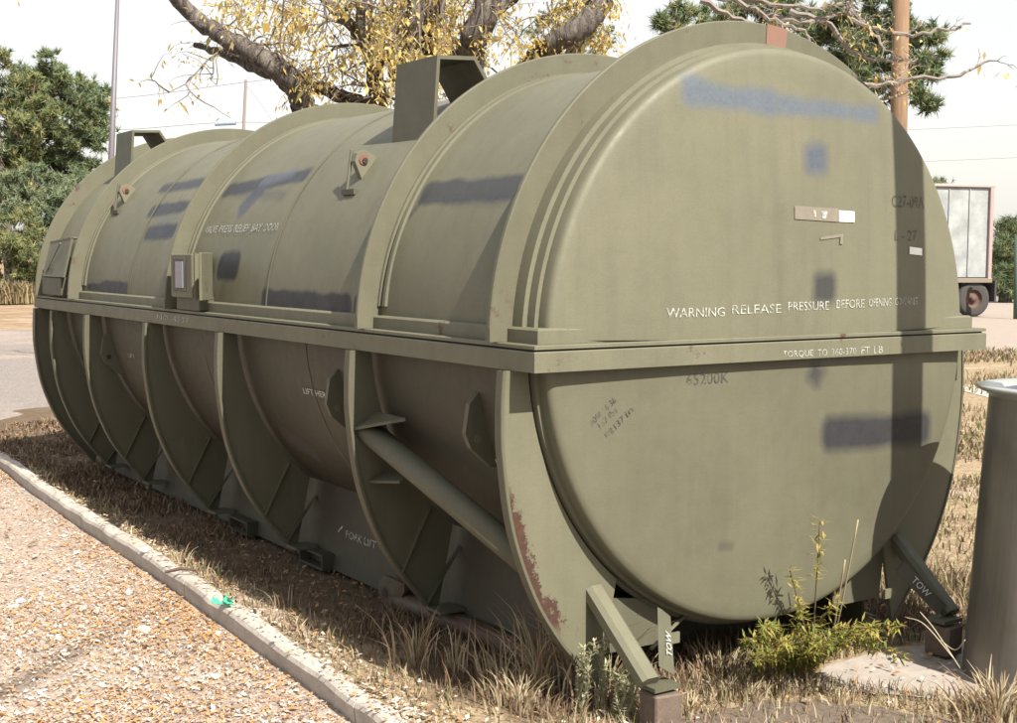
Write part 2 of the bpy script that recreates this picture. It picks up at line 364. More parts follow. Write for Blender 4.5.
# cradle ribs
OUT = [np.array(p) for p in [(.992, -.064), (.998, -.18), (.993, -.31), (.958, -.52), (.885, -.71), (.80, -.845), (.72, -.94), (.655, -1.02)]]
out = catmull(OUT, 5)
def rib(y, mat, first):
    b = B(); n = len(out); th = 0.012
    ang = [math.atan2(-p[1], p[0]) for p in out]; amax = math.radians(50)
    inn = []
    for i, p in enumerate(out):
        a = ang[0] + (amax - ang[0]) * (i / (n - 1)) ** 0.95; inn.append(np.array([0.918 * math.cos(a), -0.918 * math.sin(a)]))
    for sx in (-1, 1):
        b = B(); rows = []; uvs = []
        for k in range(5):
            f = k / 4
            rows.append([(sx * (a * (1 - f) + c * f)[0], y, (a * (1 - f) + c * f)[1]) for a, c in zip(inn, out)])
            uvs.append([(f * (1 if sx < 0 else 0.5), (a * (1 - f) + c * f)[1]) for a, c in zip(inn, out)])
        b.grid(rows, uvs)
        b.grid([[(q[0], y + th, q[2]) for q in r] for r in rows])
        b.grid([rows[0], [(q[0], y + th, q[2]) for q in rows[0]]])
        e = [r[-1] for r in rows]; b.grid([e, [(q[0], y + th, q[2]) for q in e]])
        o = b.build('cradle_rib', mat, CT, smooth=False)
        b = B(); w0, w1 = (-0.004, 0.030) if first else (-0.012, 0.026)
        ot = [np.array([p[0], p[1]]) for p in out]; nr = []
        for i in range(n):
            t = ot[min(i + 1, n - 1)] - ot[max(i - 1, 0)]; t /= np.linalg.norm(t); nr.append(np.array([-t[1], t[0]]) if -t[1] > 0 else np.array([t[1], -t[0]]))
        q = lambda i, off, yy: (sx * (ot[i] + nr[i] * off)[0], yy, (ot[i] + nr[i] * off)[1])
        b.grid([[q(i, o_, yy) for i in range(n)] for o_, yy in ((0, y + w0), (.009, y + w0), (.0105, y + w0 + .003), (.0105, y + w1 - .003), (.009, y + w1), (0, y + w1), (0, y + w0))])
        b.add([q(0, 0, y + w0), q(0, .0105, y + w0), q(0, .0105, y + w1), q(0, 0, y + w1)], [(0, 1, 2, 3)])
        b.build('rib_edge_strip', M_rib, o)
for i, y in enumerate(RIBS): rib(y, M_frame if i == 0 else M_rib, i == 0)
# longitudinal gussets beside the ribs + small feet
for y in RIBS[1:6]:
    for (a, c, ln) in (((.700, -.955), (.565, -.775), .030), ((.80, -.835), (.69, -.625), .022)):
        for sx in (-1, 1):
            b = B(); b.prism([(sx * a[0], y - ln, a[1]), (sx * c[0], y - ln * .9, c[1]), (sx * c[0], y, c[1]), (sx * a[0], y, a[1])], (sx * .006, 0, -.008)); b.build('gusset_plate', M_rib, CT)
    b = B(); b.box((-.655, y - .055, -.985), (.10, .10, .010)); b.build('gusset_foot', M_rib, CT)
# skid: side plates, underside, cross beams, rusty runner, fork pockets
for sx in (-1, 1):
    b = B(); b.prism([(sx * .60, 0.0, -1.055), (sx * .60, 5.0, -1.055), (sx * .555, 5.0, -.68), (sx * .555, 0.0, -.68)], (sx * -.012, 0, 0)); b.build('skid_side_plate', M_base, CT)
    b = B(); pth = [(sx * .622, y, -1.045 + .012 * math.sin(y * 3)) for y in np.linspace(-.02, 1.22, 14)]
    b.tube(pth, [0.038] * 13 + [0.03], 10); b.build('skid_runner', M_runner, CT, smooth=True)
    pl = [(0, 0), (.16, .0), (.20, -.03), (.205, -.075), (.17, -.115), (.11, -.12), (.05, -.09), (0, -.03)]
    b = B(); b.prism([(sx * .645, 1.12 + a, -.965 + c) for a, c in pl], (sx * -.016, 0, 0)); tl = b.build('towing_lug', M_runner, CT)
    b = B(); b.tube([(sx * .6455, 1.27, -1.03), (sx * .6465, 1.27, -1.03)], .02, 14); b.build('lug_hole', M_gasket, tl)
for y in (0.30, 1.3, 2.3, 3.3, 4.5): b = B(); b.box((0, y, -1.0), (1.16, .08, .14)); b.build('cross_beam', M_base, CT)
for y in (1.92, 2.72):
    b = B(); b.box((-.622, y, -.995), (.055, .22, .010)); b.box((-.622, y, -1.052), (.055, .22, .010)); b.box((-.622, y + .107, -1.023), (.055, .010, .05)); b.box((-.622, y - .107, -1.023), (.055, .010, .05))
    b.build('fork_pocket', M_base, CT)
# diagonal strut in the first bay
b = B(); b.tube([(-.935, .86, -.335), (-.84, -.05, -.665)], .042, 18); st = b.build('diagonal_strut', M_rib, CT, smooth=True)
b = B(); b.prism([(-.985, .862, -.335), (-.955, .66, -.292), (-.915, .63, -.283), (-.90, .862, -.285)], (0, 0, .01)); b.build('strut_bracket', M_rib, CT)
b = B(); b.prism([(-.93, .862, -.52), (-.90, .70, -.50), (-.86, .70, -.48), (-.86, .862, -.49)], (0, 0, .008)); b.build('strut_bracket', M_rib, CT)
# pad eyes
def pad(y, tdeg, sz=1.0):
    er = np.array([-math.cos(math.radians(tdeg)), 0, math.sin(math.radians(tdeg))]); et = np.array([math.sin(math.radians(tdeg)), 0, math.cos(math.radians(tdeg))])
    c = er * RL + np.array([0, y, 0])
    prof = [(-.02, .13), (.035, .10), (.075, .02), (.07, -.03), (.02, -.11), (-.02, -.13)]
    b = B(); b.prism([c + er * a * sz + et * t * sz for a, t in prof], (0, .02, 0)); o = b.build('pad_eye', M_rib, CT)
    b = B(); q = c + er * .04 * sz - et * .01 * sz; b.tube([q + np.array([0, -.0012, 0]), q + np.array([0, -.0004, 0])], .013, 12); b.build('pad_eye_hole', M_gasket if y > 1.3 else M_flange, o)
pad(0.22, -17.5); pad(1.16, -17.5); pad(3.86, -17)
# lifting brackets
for y0, y1 in ((0.96, 1.255), (4.34, 4.63)):
    pr = [(-.625, .60), (-.600, .963), (-.44, .972), (-.385, .895), (-.325, .80)]; t = .014
    inr = [(-.611, .60), (-.588, .950), (-.446, .958), (-.398, .888), (-.342, .80)]
    b = B(); loop = pr + inr[::-1]; n = len(loop)
    v = [(x, y0, z) for x, z in loop] + [(x, y1, z) for x, z in loop]
    f = [(i, (i + 1) % n, n + (i + 1) % n, n + i) for i in range(n)]
    for i in range(4): f += [(i, i + 1, n - 2 - i, n - 1 - i), (n + n - 1 - i, n + n - 2 - i, n + i + 1, n + i)]
    b.add(v, f); b.build('lifting_bracket', M_rib, CT)
# small red lugs with pin
for y in (1.27, 4.06):
    er = np.array([-math.cos(math.radians(37)), 0, math.sin(math.radians(37))]); et = np.array([math.sin(math.radians(37)), 0, math.cos(math.radians(37))]); c = er * RS + np.array([0, y, 0])
    b = B(); b.prism([c + er * a + et * d for a, d in ((-.01, .09), (.05, .08), (.07, .05), (.06, 0.02), (-.01, -.02))], (0, .03, 0)); lg = b.build('small_lug', M_flange, CT)
    b = B(); b.tube([c + er * .035 + et * .045 + np.array([0, -.001, 0]), c + er * .035 + et * .045 + np.array([0, -.004, 0])], .019, 8); b.build('lug_primer', M_primer, lg)
    b = B(); b.tube([c + er * .03 + et * .045 + np.array([0, -.0, 0]), c + er * .03 + et * .045 + np.array([0, -.009, 0])], .011, 10); b.build('lug_hole', M_gasket, lg)
    b = B(); b.tube([c + er * .075 + et * .06 + np.array([0, .05, 0]), c + er * .01 - et * .075 + np.array([0, .03, 0])], .007, 8); b.box(c + er * .004 - et * .08 + np.array([0, .02, 0]), (.012, .10, .02)); b.build('lug_pin', M_dgreen, CT)
# receptacle box with glass window by the third ring, and hinged door
RB = B(); RB.box((-.955, 2.47, .165), (.09, .26, .19), bev=.004); rb = RB.build('receptacle_box', M_flange, CT)
b = B(); b.box((-1.002, 2.49, .17), (.006, .15, .145), bev=.002); wn = b.build('box_window_frame', M_dgreen, rb)
b = B(); b.box((-1.0065, 2.475, .17), (.005, .09, .115)); b.build('window_glass', plain('window_glass', (0.22, 0.24, 0.32), 0.15, var=0.05), wn)
b = B(); b.box((-.985, 2.335, .165), (.012, .015, .20)); b.box((-.99, 2.20, .165), (.012, .16, .20), R=Matrix.Rotation(math.radians(-38), 3, 'Z'), bev=.003); b.build('receptacle_door', M_flange, rb)
b = B(); b.box((-.945, 2.45, .045), (.07, .28, .06), bev=.004); b.build('receptacle_base', M_dgreen, rb)
# records holder flap at the far end
b = B(); b.box((-.95, 4.62, .075), (.09, .40, .10), bev=.004); fb = b.build('records_holder', M_dgreen, CT)
b = B(); b.prism([(-.985, 4.36, .13), (-.985, 4.80, .13), (-.935, 4.80, .33), (-.935, 4.36, .35)], (-.012, 0, 0)); b.build('holder_flap', M_rib, fb)
b = B(); b.prism([(-.95, 4.36, .345), (-.95, 4.80, .325), (-.88, 4.80, .33), (-.88, 4.36, .35)], (0, 0, .008)); b.build('holder_lip', M_flange, fb)
b = B(); b.tube([(-.99, 4.75, .15), (-.985, 4.45, .32)], .004, 6); b.build('holder_stay', M_flange, fb)
# tow arms
for sx in (-1, 1):
    a, c = np.array([sx * .672, -.06, -.728]), np.array([sx * .662, -.312, -.940])
    d = (c - a) / np.linalg.norm(c - a); b = B()
    side = np.array([1., 0, 0]); up = np.cross(d, side); up /= np.linalg.norm(up)
    if up[2] < 0: up = -up
    pf = [(-.032, -.014), (-.032, .014), (-.018, .026), (.018, .026), (.032, .014), (.032, -.014)]
    b.add([a + side * x + up * z for x, z in pf] + [c + side * x + up * z for x, z in pf], [tuple(range(6)), tuple(range(11, 5, -1))] + [(i, (i + 1) % 6, 6 + (i + 1) % 6, 6 + i) for i in range(6)])
    ta = b.build('tow_arm', M_flange if sx < 0 else M_rib, CT)
    q = [np.array(p) for p in ((.54, -.217, -.768), (.50, -.212, -.797), (.577, -.322, -.929), (.622, -.322, -.902))]
    b = B(); b.prism([p * np.array([sx, 1, 1]) for p in q], (sx * .004, .012, .004)); b.build('tow_plate', M_rib if sx < 0 else M_base, ta)
    b = B(); b.box((sx * .625, -.315, -.952), (.095, .07, .012)); b.build('tow_foot', M_rib, CT)
    b = B(); b.prism([(sx * .62, -.056, -.76), (sx * .42, -.056, -.79), (sx * .365, -.056, -.83), (sx * .365, -.056, -.93), (sx * .60, -.056, -.93)], (0, .012, 0)); b.build('tow_gusset', M_rib, CT)
    b = B(); b.box((sx * .48, -.20, -.868), (.05, .008, .032)); b.build('tow_tag', M_flange, CT)
b = B(); b.tube([(-.56, -.20, -.885), (-.25, -.02, -.86)], .006, 6); b.build('retaining_rod', M_flange, CT)
# placard, stickers
def capy(x, z, lower=False):
    r = math.hypot(x, z); dm = 0.012 if lower else 0.035
    return -0.1425 - dm * (1 - (r / .86) ** 2.2) if r < .86 else -0.142
def decal(name, mat, corners, eps=.003):
    b = B(); n = 6; c = [np.array(q) for q in corners]
    rows = [[(lambda p: (p[0], capy(*p) - eps, p[1]))(c[0] * (1 - i / n) * (1 - j / n) + c[1] * (i / n) * (1 - j / n) + c[2] * (i / n) * (j / n) + c[3] * (1 - i / n) * (j / n)) for i in range(n + 1)] for j in range(n + 1)]
    b.grid(rows); return b.build(name, mat, CT)
decal('placard', M_placard, [(.017, .375), (.215, .37), (.215, .413), (.017, .416)])
decal('reflective_sticker', M_sticker, [(.218, .371), (.292, .371), (.292, .405), (.218, .407)], .0035)
decal('small_sticker', M_sticker, [(.578, .270), (.648, .266), (.648, .290), (.578, .295)])
decal('scrape_mark', M_placard, [(.133, .312), (.238, .323), (.238, .333), (.133, .320)])
decal('scrape_mark', M_placard, [(.222, .300), (.236, .300), (.238, .330), (.226, .330)], .004)
decal('faded_letter', M_faint, [(.10, .385), (.112, .383), (.108, .405), (.098, .405)], .0045)
decal('faded_letter', M_faint, [(.14, .380), (.155, .378), (.165, .403), (.135, .403)], .0045)
# lettering: real text outlines laid on the surfaces
def letters(text, surf, u0, v0, width, height, mat, name='lettering', rot=0.0, shear=0.0, fl=1):
    cu = bpy.data.curves.new('t', 'FONT'); cu.body = text; cu.size = 1.0; cu.resolution_u = 2
    to = bpy.data.objects.new('t', cu); COL.objects.link(to); dg = bpy.context.evaluated_depsgraph_get(); dg.update()
    me = bpy.data.meshes.new_from_object(to.evaluated_get(dg)); v = np.array([q.co[:] for q in me.vertices]); f = [tuple(p.vertices) for p in me.polygons]
    bpy.data.objects.remove(to); bpy.data.curves.remove(cu)
    lo, hi = v.min(0), v.max(0); x = (v[:, 0] - lo[0]) / (hi[0] - lo[0]) * width; y = (v[:, 1] - lo[1]) / (hi[1] - lo[1]) * height
    x = x + shear * y; cr, sr = math.cos(rot), math.sin(rot); X = x * cr - y * sr; Y = x * sr + y * cr
    V = [surf(u0 + fl * a, v0 + c) for a, c in zip(X, Y)]
    bpy.data.meshes.remove(me)
    return mk(name, V, f, mat, CT)
capU = lambda x, z: (x, capy(x, z) - .0022, z)
capL = lambda x, z: (x, capy(x, z, True) - .0022, z)
flg = lambda x, z: (x, Y0 - .0365, z)
def cyl(R_): return lambda y, s: tuple(P(R_, s / .915, y))
letters('WARNING', capU, -.495, .078, .222, .028, M_white); letters('RELEASE', capU, -.243, .084, .205, .028, M_white); letters('PRESSURE', capU, -.008, .090, .185, .028, M_white)
letters('BEFORE', capU, .212, .094, .135, .028, M_white); letters('OPENING', capU, .370, .097, .115, .027, M_white); letters('CONTAINER', capU, .505, .099, .125, .026, M_faint)
letters('TORQUE', flg, -.035, -.058, .135, .024, M_white); letters('TO', flg, .12, -.056, .045, .022, M_faint); letters('360-370', flg, .185, -.056, .115, .022, M_faint); letters('FT', flg, .325, -.056, .04, .023, M_white); letters('LB', flg, .385, -.056, .045, .023, M_white)
letters('C27-09A', capU, .485, .425, .175, .040, M_marker, 'marker_writing'); letters('L - 27', capU, .50, .315, .12, .035, M_marker, 'marker_writing')
letters('65200K', capL, -.40, -.125, .17, .034, M_marker, 'marker_writing')
for k_, (tx, a, c, wd) in enumerate((('nose', -.745, -.225, .045), ('16 36', -.700, -.190, .05), ('137', -.715, -.235, .035), ('lbs', -.680, -.207, .032), ('mg', -.69, -.265, .03), ('137', -.66, -.240, .04), ('in', -.620, -.208, .03))):
    letters(tx, capL, a, c, wd, .020, M_marker, 'marker_writing', rot=math.radians(38))
for tx, uu, ww in (('VALVE', 2.58, .14), ('PRESS', 2.41, .14), ('RELIEF', 2.24, .16), ('BAY', 2.05, .10), ('DOOR', 1.92, .14)): letters(tx, cyl(RS + .0065), uu, 22.6 * DG, ww, .034, M_faint, fl=-1)
letters('LIFT HERE', cyl(RL + .0065), 1.50, -17.4 * DG, .22, .024, M_tow, fl=-1); letters('TIE DOWN', cyl(RL + .0065), .285, -25.2 * DG, .20, .032, M_tow, fl=-1)
letters('LIFT', cyl(RL + .0065), 3.62, -17.4 * DG, .10, .022, M_white, fl=-1); letters('HERE', cyl(RL + .0065), 3.42, -18.2 * DG, .12, .022, M_faint, fl=-1); letters('CENTER', cyl(RL + .0065), 2.30, -34 * DG, .17, .02, M_faint, fl=-1)
skid = lambda y, z: (-.60 - .0025 - (z + 1.055) * -.12, y, z)
letters('FORK LIFT', skid, 1.72, -.905, .26, .030, M_white, fl=-1); letters('/', skid, 1.80, -.895, .05, .03, M_white, fl=-1)
sideflg = lambda y, z: (-XW - .0375, y, z)
letters('NO. 4537', sideflg, 2.86, -.042, .42, .024, M_faint, fl=-1)
for sx in (-1, 1):
    o_ = np.array([sx * .52, -.2165, -.782]); e = np.array([sx * .60, -.325, -.916]) - o_; L_ = np.linalg.norm(e); e /= L_
    wv = np.array([sx * .043, -.003, .028]); wv /= np.linalg.norm(wv); nn = np.cross(e, wv); nn = nn if nn[1] < 0 else -nn
    if sx > 0: sf = lambda u, v_, o_=o_, e=e, wv=wv, nn=nn: tuple(o_ + e * u + wv * v_ + nn * .004)
    else: sf = lambda u, v_, o_=o_, e=e, wv=wv, nn=nn: tuple(o_ + e * (L_ - u) + wv * (v_) + nn * .004)
    letters('TOW', sf, .05, -.013, .075, .026, M_tow)
# timber blocks under the tow feet
for sx, lb in ((-1, 'reddish weathered timber block under the left tow foot of the container'), (1, 'dark timber block in shade under the right tow foot beside the bin')):
    b = B(); R_ = Matrix.Rotation(math.radians(-8 if sx < 0 else 6), 3, 'Z'); b.box((sx * .622, -.315, -1.018), (.088, .09, .100), R=R_, bev=.005)
    tag(b.build('timber_block', M_wood, None, base=(sx * .635, -.345, -1.08)), lb, 'wooden block', 'timber blocks under the container feet')

# ------------------------------------------------------------------ ground
def gpt_(px, py, z=-1.08):
    d = at(px, py, 1) - CAM; return CAM + (z - CAM[2]) / d[2] * d
GZ, RZ = -1.08, -1.148
kp = [(-1.07, 6.9), (-1.10, 6.6), (-1.07, 6.2), (-1.04, 5.8), (-1.10, 4.6), (-1.135, 3.4), (-1.15, 2.5), (-1.19, 1.6), (-1.22, .9), (-1.25, .35), (-1.27, .05), (-1.26, -.35), (-1.1, -.75), (-.7, -1.0), (-.1, -1.1), (.6, -1.3), (1.3, -1.8), (2.0, -2.6), (3, -3.9)]
kpath = [np.array(p) for p in catmull([np.array([a, c]) for a, c in kp[::-1]], 8)]   # from near right round to the far end
kpath += [np.array(p) for p in catmull([np.array(p) for p in [(-1.07, 6.9), (-.9, 7.5), (-.42, 8.2), (.6, 8.9), (9, 9.6)]], 8)][1:]
KN = []
for i in range(len(kpath)):
    t = kpath[min(i + 1, len(kpath) - 1)] - kpath[max(i - 1, 0)]; t /= np.linalg.norm(t); KN.append(np.array([t[1], -t[0]]))   # inward (right-hand) normal
# ground material
def soil(name, road=False):
    k = N(name); o = k.obj(); X, Y, Z = k.xyz(o)
    a = k.noise(o, 0.9, 6, 0.6); f = k.noise(o, 22, 6, 0.75); v = k.vor(o, 60); vg = k.node('RGBToBW'); k.link(v, vg.inputs[0])
    v2 = k.vor(o, 70); vg2 = k.node('RGBToBW'); k.link(v2, vg2.inputs[0])
    if not road:
        c = k.cramp(f, [(0.25, (0.10, 0.068, 0.045)), (0.42, (0.24, 0.18, 0.115)), (0.58, (0.38, 0.30, 0.20)), (0.75, (0.52, 0.44, 0.33))])
        c = k.mix(k.ramp(vg.outputs[0], 0.5, 0.9, 0, 0.6), c, (0.46, 0.36, 0.22))
        c = k.mix(k.ramp(a, 0.56, 0.66, 0, 0.75), c, (0.50, 0.40, 0.33))
        c = k.mix(k.ramp(k.noise(o, 3.3, 4), 0.6, 0.75, 0, 0.4), c, (0.12, 0.14, 0.05))
        und_shade = k.math('MULTIPLY', k.math('MULTIPLY', k.ramp(k.math('ADD', X, k.math('MULTIPLY', k.math('SUBTRACT', k.noise(o, 2.5, 5, .7), .5), .8)), -1.20, -1.10), k.ramp(X, 1.3, 1.0)), k.ramp(Y, -.2, 0.0))
        c = k.mix(k.math('MULTIPLY', und_shade, .75), c, k.mix(f, (0.045, 0.030, 0.022), (0.13, 0.09, 0.06)))  # container's shade painted into the soil as darker brown
    else:
        asph = k.mix(k.ramp(f, 0.3, 0.7), (0.20, 0.175, 0.165), (0.30, 0.27, 0.25))
        asph = k.mix(k.ramp(vg.outputs[0], 0.7, 0.95), asph, (0.40, 0.37, 0.33))
        lit = k.cramp(vg2.outputs[0], [(0.15, (0.30, 0.23, 0.18)), (0.35, (0.43, 0.35, 0.30)), (0.55, (0.52, 0.45, 0.40)), (0.75, (0.46, 0.31, 0.20)), (0.9, (0.66, 0.61, 0.55))])
        lit = k.mix(k.ramp(f, 0.3, 0.55, 0.6, 0), lit, (0.22, 0.165, 0.125))
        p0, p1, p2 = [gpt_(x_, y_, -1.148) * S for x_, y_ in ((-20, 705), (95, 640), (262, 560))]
        lit = patch(k, X, Y, lit, p0[0], p0[1], p1[0], p1[1], .05, .05, (0.10, 0.08, 0.065), .75, k.math('MULTIPLY', k.math('SUBTRACT', k.noise(o, 6, 5, .7), .5), .12))  # thin cast shadow painted across the litter as a dark diagonal band
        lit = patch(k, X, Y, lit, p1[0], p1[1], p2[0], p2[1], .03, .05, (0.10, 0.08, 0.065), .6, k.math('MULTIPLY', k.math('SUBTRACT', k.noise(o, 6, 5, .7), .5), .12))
        near = k.math('MULTIPLY', k.ramp(Y, 9.0, 7.2), k.ramp(X, -1.0, -1.45))
        near = k.math('MAXIMUM', near, k.ramp(k.noise(o, 0.35, 4), 0.5, 0.62, 0, 0.55))
        near = k.math('MULTIPLY', near, k.ramp(k.noise(o, 5, 5, 0.7), 0.28, 0.5, 0.35, 1))
        c = k.mix(near, asph, lit)
    k.bump(k.math('ADD', f, k.math('MULTIPLY', vg.outputs[0], 0.6)), 0.02, 0.8)
    return k.fin(c, 0.95, 0, 0.1)
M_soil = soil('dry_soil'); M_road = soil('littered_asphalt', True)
far = N('far_ground'); o_ = far.obj(); fn = far.noise(o_, 0.9, 9, 0.75)
far.fin(far.cramp(fn, [(0.3, (0.15, 0.11, 0.075)), (0.5, (0.27, 0.19, 0.12)), (0.65, (0.38, 0.30, 0.23)), (0.8, (0.22, 0.20, 0.12))]), 0.95, 0, 0.1); M_far = far.m
def sheet(name, xs, ys, z, mat, amp=0.0, mask=None):
    XX, YY = np.meshgrid(xs, ys, indexing='ij'); ZZ = np.full(XX.shape, z, float)
    if amp:
        for i in range(XX.shape[0]):
            for j in range(XX.shape[1]): ZZ[i, j] += amp * noise.noise(Vector((XX[i, j] * 1.4, YY[i, j] * 1.4, 2))) + amp * .5 * noise.noise(Vector((XX[i, j] * 5, YY[i, j] * 5, 4)))
    a, bb = XX.shape; V = np.stack([XX, YY, ZZ], -1).reshape(-1, 3); idx = np.arange(a * bb).reshape(a, bb)
    Fc = np.stack([idx[:-1, :-1], idx[1:, :-1], idx[1:, 1:], idx[:-1, 1:]], -1).reshape(-1, 4)
    return mk(name, V, Fc, mat, None, base=(0, 0, 0), kind='structure', smooth=True)
sheet('ground', [-900, -40, 0, 40, 900], [-900, -20, 24, 60, 900], RZ - .02, M_far)
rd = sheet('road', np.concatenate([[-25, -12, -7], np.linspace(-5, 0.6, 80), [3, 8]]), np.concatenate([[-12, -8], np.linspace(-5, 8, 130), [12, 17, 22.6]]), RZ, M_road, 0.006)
# island: strips spanning from the curb inner line to the right
edge = [kpath[i] + KN[i] * .072 for i in range(len(kpath))]
imin = max(range(len(edge)), key=lambda i: 0)
ys_ = np.array([e[1] for e in edge]); xs_ = np.array([e[0] for e in edge])
poly = [tuple(e) for e in edge] + [(14, 22), (20, 60), (300, 400), (500, -200), (60, -60), (6, -7)]
import bmesh
bm = bmesh.new(); vs = [bm.verts.new((x, y, GZ)) for x, y in poly]; fc = bm.faces.new(vs)
bmesh.ops.triangulate(bm, faces=[fc])
V = [tuple(v.co) for v in bm.verts]; Fc = [tuple(v.index for v in f.verts) for f in bm.faces]; bm.verts.index_update(); Fc = [tuple(v.index for v in f.verts) for f in bm.faces]; bm.free()
isl = mk('grass_verge', V, Fc, M_soil, None, base=(0, 0, 0), kind='structure')
if sum(p.normal.z for p in isl.data.polygons) < 0: isl.data.flip_normals()
# curb, in cast lengths with joints
kc = N('concrete'); o_ = kc.obj(); cn = kc.noise(o_, 9, 6, 0.7); kc.bump(kc.noise(o_, 90, 4, 0.7), 0.004, 0.8)
M_conc = kc.fin(kc.mix(kc.ramp(kc.noise(o_, 60, 3), 0.55, 0.8, 0, 0.5), kc.mix(kc.ramp(cn, 0.3, 0.7), (0.36, 0.32, 0.285), (0.56, 0.51, 0.45)), (0.16, 0.13, 0.11)), 0.9)
curb = mk('curb', [(0, 0, RZ - .05), (.001, 0, RZ - .05), (0, .001, RZ - .05)], [(0, 1, 2)], M_conc, None, base=(-1.1, 3, RZ), kind='structure'); 
i = 0
NCURB = (len(kp) - 1) * 8
while i < NCURB:
    j = i; L = 0
    while j < NCURB and L < 1.6: L += np.linalg.norm(kpath[j + 1] - kpath[j]); j += 1
    b = B(); prof = [(.014, RZ - .03), (0.002, GZ - .010), (.009, GZ + .004), (.020, GZ + .010), (.068, GZ + .008), (.076, GZ - .03)]
    rows = []
    for (o__, z) in prof:
        rr = []
        for k_ in range(i, j + 1):
            q = kpath[k_].copy(); t_ = np.array([-KN[k_][1], KN[k_][0]])
            if k_ == i: q = q + t_ * .004
            if k_ == j: q = q - t_ * .004
            wob = .010 * noise.noise(Vector((q[0] * 5, q[1] * 5, z * 9)))
            rr.append((q[0] + KN[k_][0] * (o__ + wob), q[1] + KN[k_][1] * (o__ + wob), z + wob * .6))
        rows.append(rr)
    b.grid(rows); n_ = j - i + 1
    b.f += [tuple(r * n_ for r in range(6)), tuple(r * n_ + n_ - 1 for r in range(6))][::1]
    b.build('curb_segment', M_conc, curb, smooth=False); i = j
def inside(x, y, shrink=.085):
    pts = np.array([kpath[i] + KN[i] * shrink for i in range(len(kpath))]); pg = np.vstack([pts, [(14, 22), (300, 400), (500, -200), (6, -7)]])
    res = np.zeros(len(x), bool); j = len(pg) - 1
    for i in range(len(pg)):
        xi, yi = pg[i]; xj, yj = pg[j]
        c = ((yi > y) != (yj > y)) & (x < (xj - xi) * (y - yi) / (yj - yi + 1e-12) + xi); res ^= c; j = i
    return res
# concrete apron patch at the near end and light path at right
b = B(); b.add([(x, y, GZ + .004) for x, y in ((-.02, -.30), (.14, -.46), (.40, -.78), (.95, -1.35), (1.5, -1.0), (1.0, -.30), (.55, -.16), (.2, -.18))], [tuple(range(8))]); b.build('concrete_slab', plain('slab_concrete', (0.34, 0.30, 0.265), .9, var=.35, scale=14, bump=.003), None, base=(0, 0, GZ), kind='structure')
b = B(); b.add([(x, y, GZ + .004) for x, y in ((4.2, -1.5), (4.9, -1.6), (9.3, 5.6), (8.6, 5.9))], [(0, 1, 2, 3)]); b.build('path', M_conc, None, base=(0, 0, GZ), kind='structure')
gl = plain('gravel_lot', (0.30, 0.25, 0.215), 0.95, var=0.2, scale=4)
b = B(); b.add([(x, y, GZ + .006) for x, y in ((14, 5), (19, 1), (60, 8), (60, 60), (18, 60), (12, 14))], [tuple(range(6))]); b.build('gravel_lot', gl, None, base=(0, 0, GZ), kind='structure')

# ------------------------------------------------------------------ blades, leaves (instancing by numpy)
def leafmat(name, stops, trans=0.25, rough=0.7):
    k = N(name); U, V, _ = k.xyz(k.uv()); c = k.cramp(U, stops); k.fin(c, rough, 0, 0.2)
    if trans:
        t = k.node('BsdfTranslucent'); k.link(c, t.inputs[0]); mx = k.node('MixShader'); mx.inputs[0].default_value = trans
        k.link(k.p.outputs[0], mx.inputs[1]); k.link(t.outputs[0], mx.inputs[2]); k.link(mx.outputs[0], k.o.inputs[0])
    return k.m
M_dry = leafmat('dry_grass', [(0, (0.11, 0.072, 0.048)), (0.3, (0.25, 0.178, 0.115)), (0.6, (0.40, 0.315, 0.205)), (0.80, (0.54, 0.46, 0.33)), (0.9, (0.17, 0.19, 0.06)), (1, (0.12, 0.15, 0.05))])
def blades(x, y, z, h, wd, lean, name, mat, col=None, parent=None, base=(0, 0, GZ), kind='stuff'):
    n = len(x); a = rng.uniform(0, 2 * np.pi, n); d = np.stack([np.cos(a), np.sin(a), np.zeros(n)], 1)
    s = np.stack([-np.sin(a + rng.uniform(-.8, .8, n)), np.cos(a), np.zeros(n)], 1)
    ln = lean * rng.uniform(.2, 1.3, n) * h; base_ = np.stack([x, y, z], 1); W_ = (wd * rng.uniform(.6, 1.3, n))[:, None]
    V = np.empty((n, 5, 3)); V[:, 0] = base_ - s * W_; V[:, 1] = base_ + s * W_
    mid = base_ + d * (ln * .35)[:, None] + np.array([0, 0, 1]) * (h * .6)[:, None]
    V[:, 2] = mid - s * W_ * .8; V[:, 3] = mid + s * W_ * .8; V[:, 4] = base_ + d * ln[:, None] + np.array([0, 0, 1]) * (h * .95)[:, None]
    i = (np.arange(n) * 5)[:, None]
    Fc = np.concatenate([i + [0, 1, 3], i + [0, 3, 2], i + [2, 3, 4]], 0)
    c = rng.uniform(0, 1, n) if col is None else col
    uv = np.repeat(np.stack([c, np.zeros(n)], 1)[:, None, :], 5, 1).reshape(-1, 2)
    return mk(name, V.reshape(-1, 3), Fc, mat, parent, uv=uv, base=base, kind=kind)
def scatter(n, x0, x1, y0, y1, dens=None):
    x = rng.uniform(x0, x1, n); y = rng.uniform(y0, y1, n); k = inside(x, y)
    x, y = x[k], y[k]
    if dens is not None: q = rng.uniform(0, 1, len(x)) < dens(x, y); x, y = x[q], y[q]
    return x, y
def fbm(x, y, s):
    return np.array([noise.noise(Vector((a * s, b_ * s, 1.7))) for a, b_ in zip(x, y)])
G = []
x, y = scatter(46000, -1.25, .1, -.4, 7.6); n1 = fbm(x, y, 2.2)
k = rng.uniform(0, 1, len(x)) < np.clip(.55 + n1 * 1.1, .12, 1); x, y, n1 = x[k], y[k], n1[k]
slab = lambda x, y: (y < -.16 - .0 * x) & (x > 0.0) & (y > -1.2) & (x - .05 > (-.3 - y) * .9)
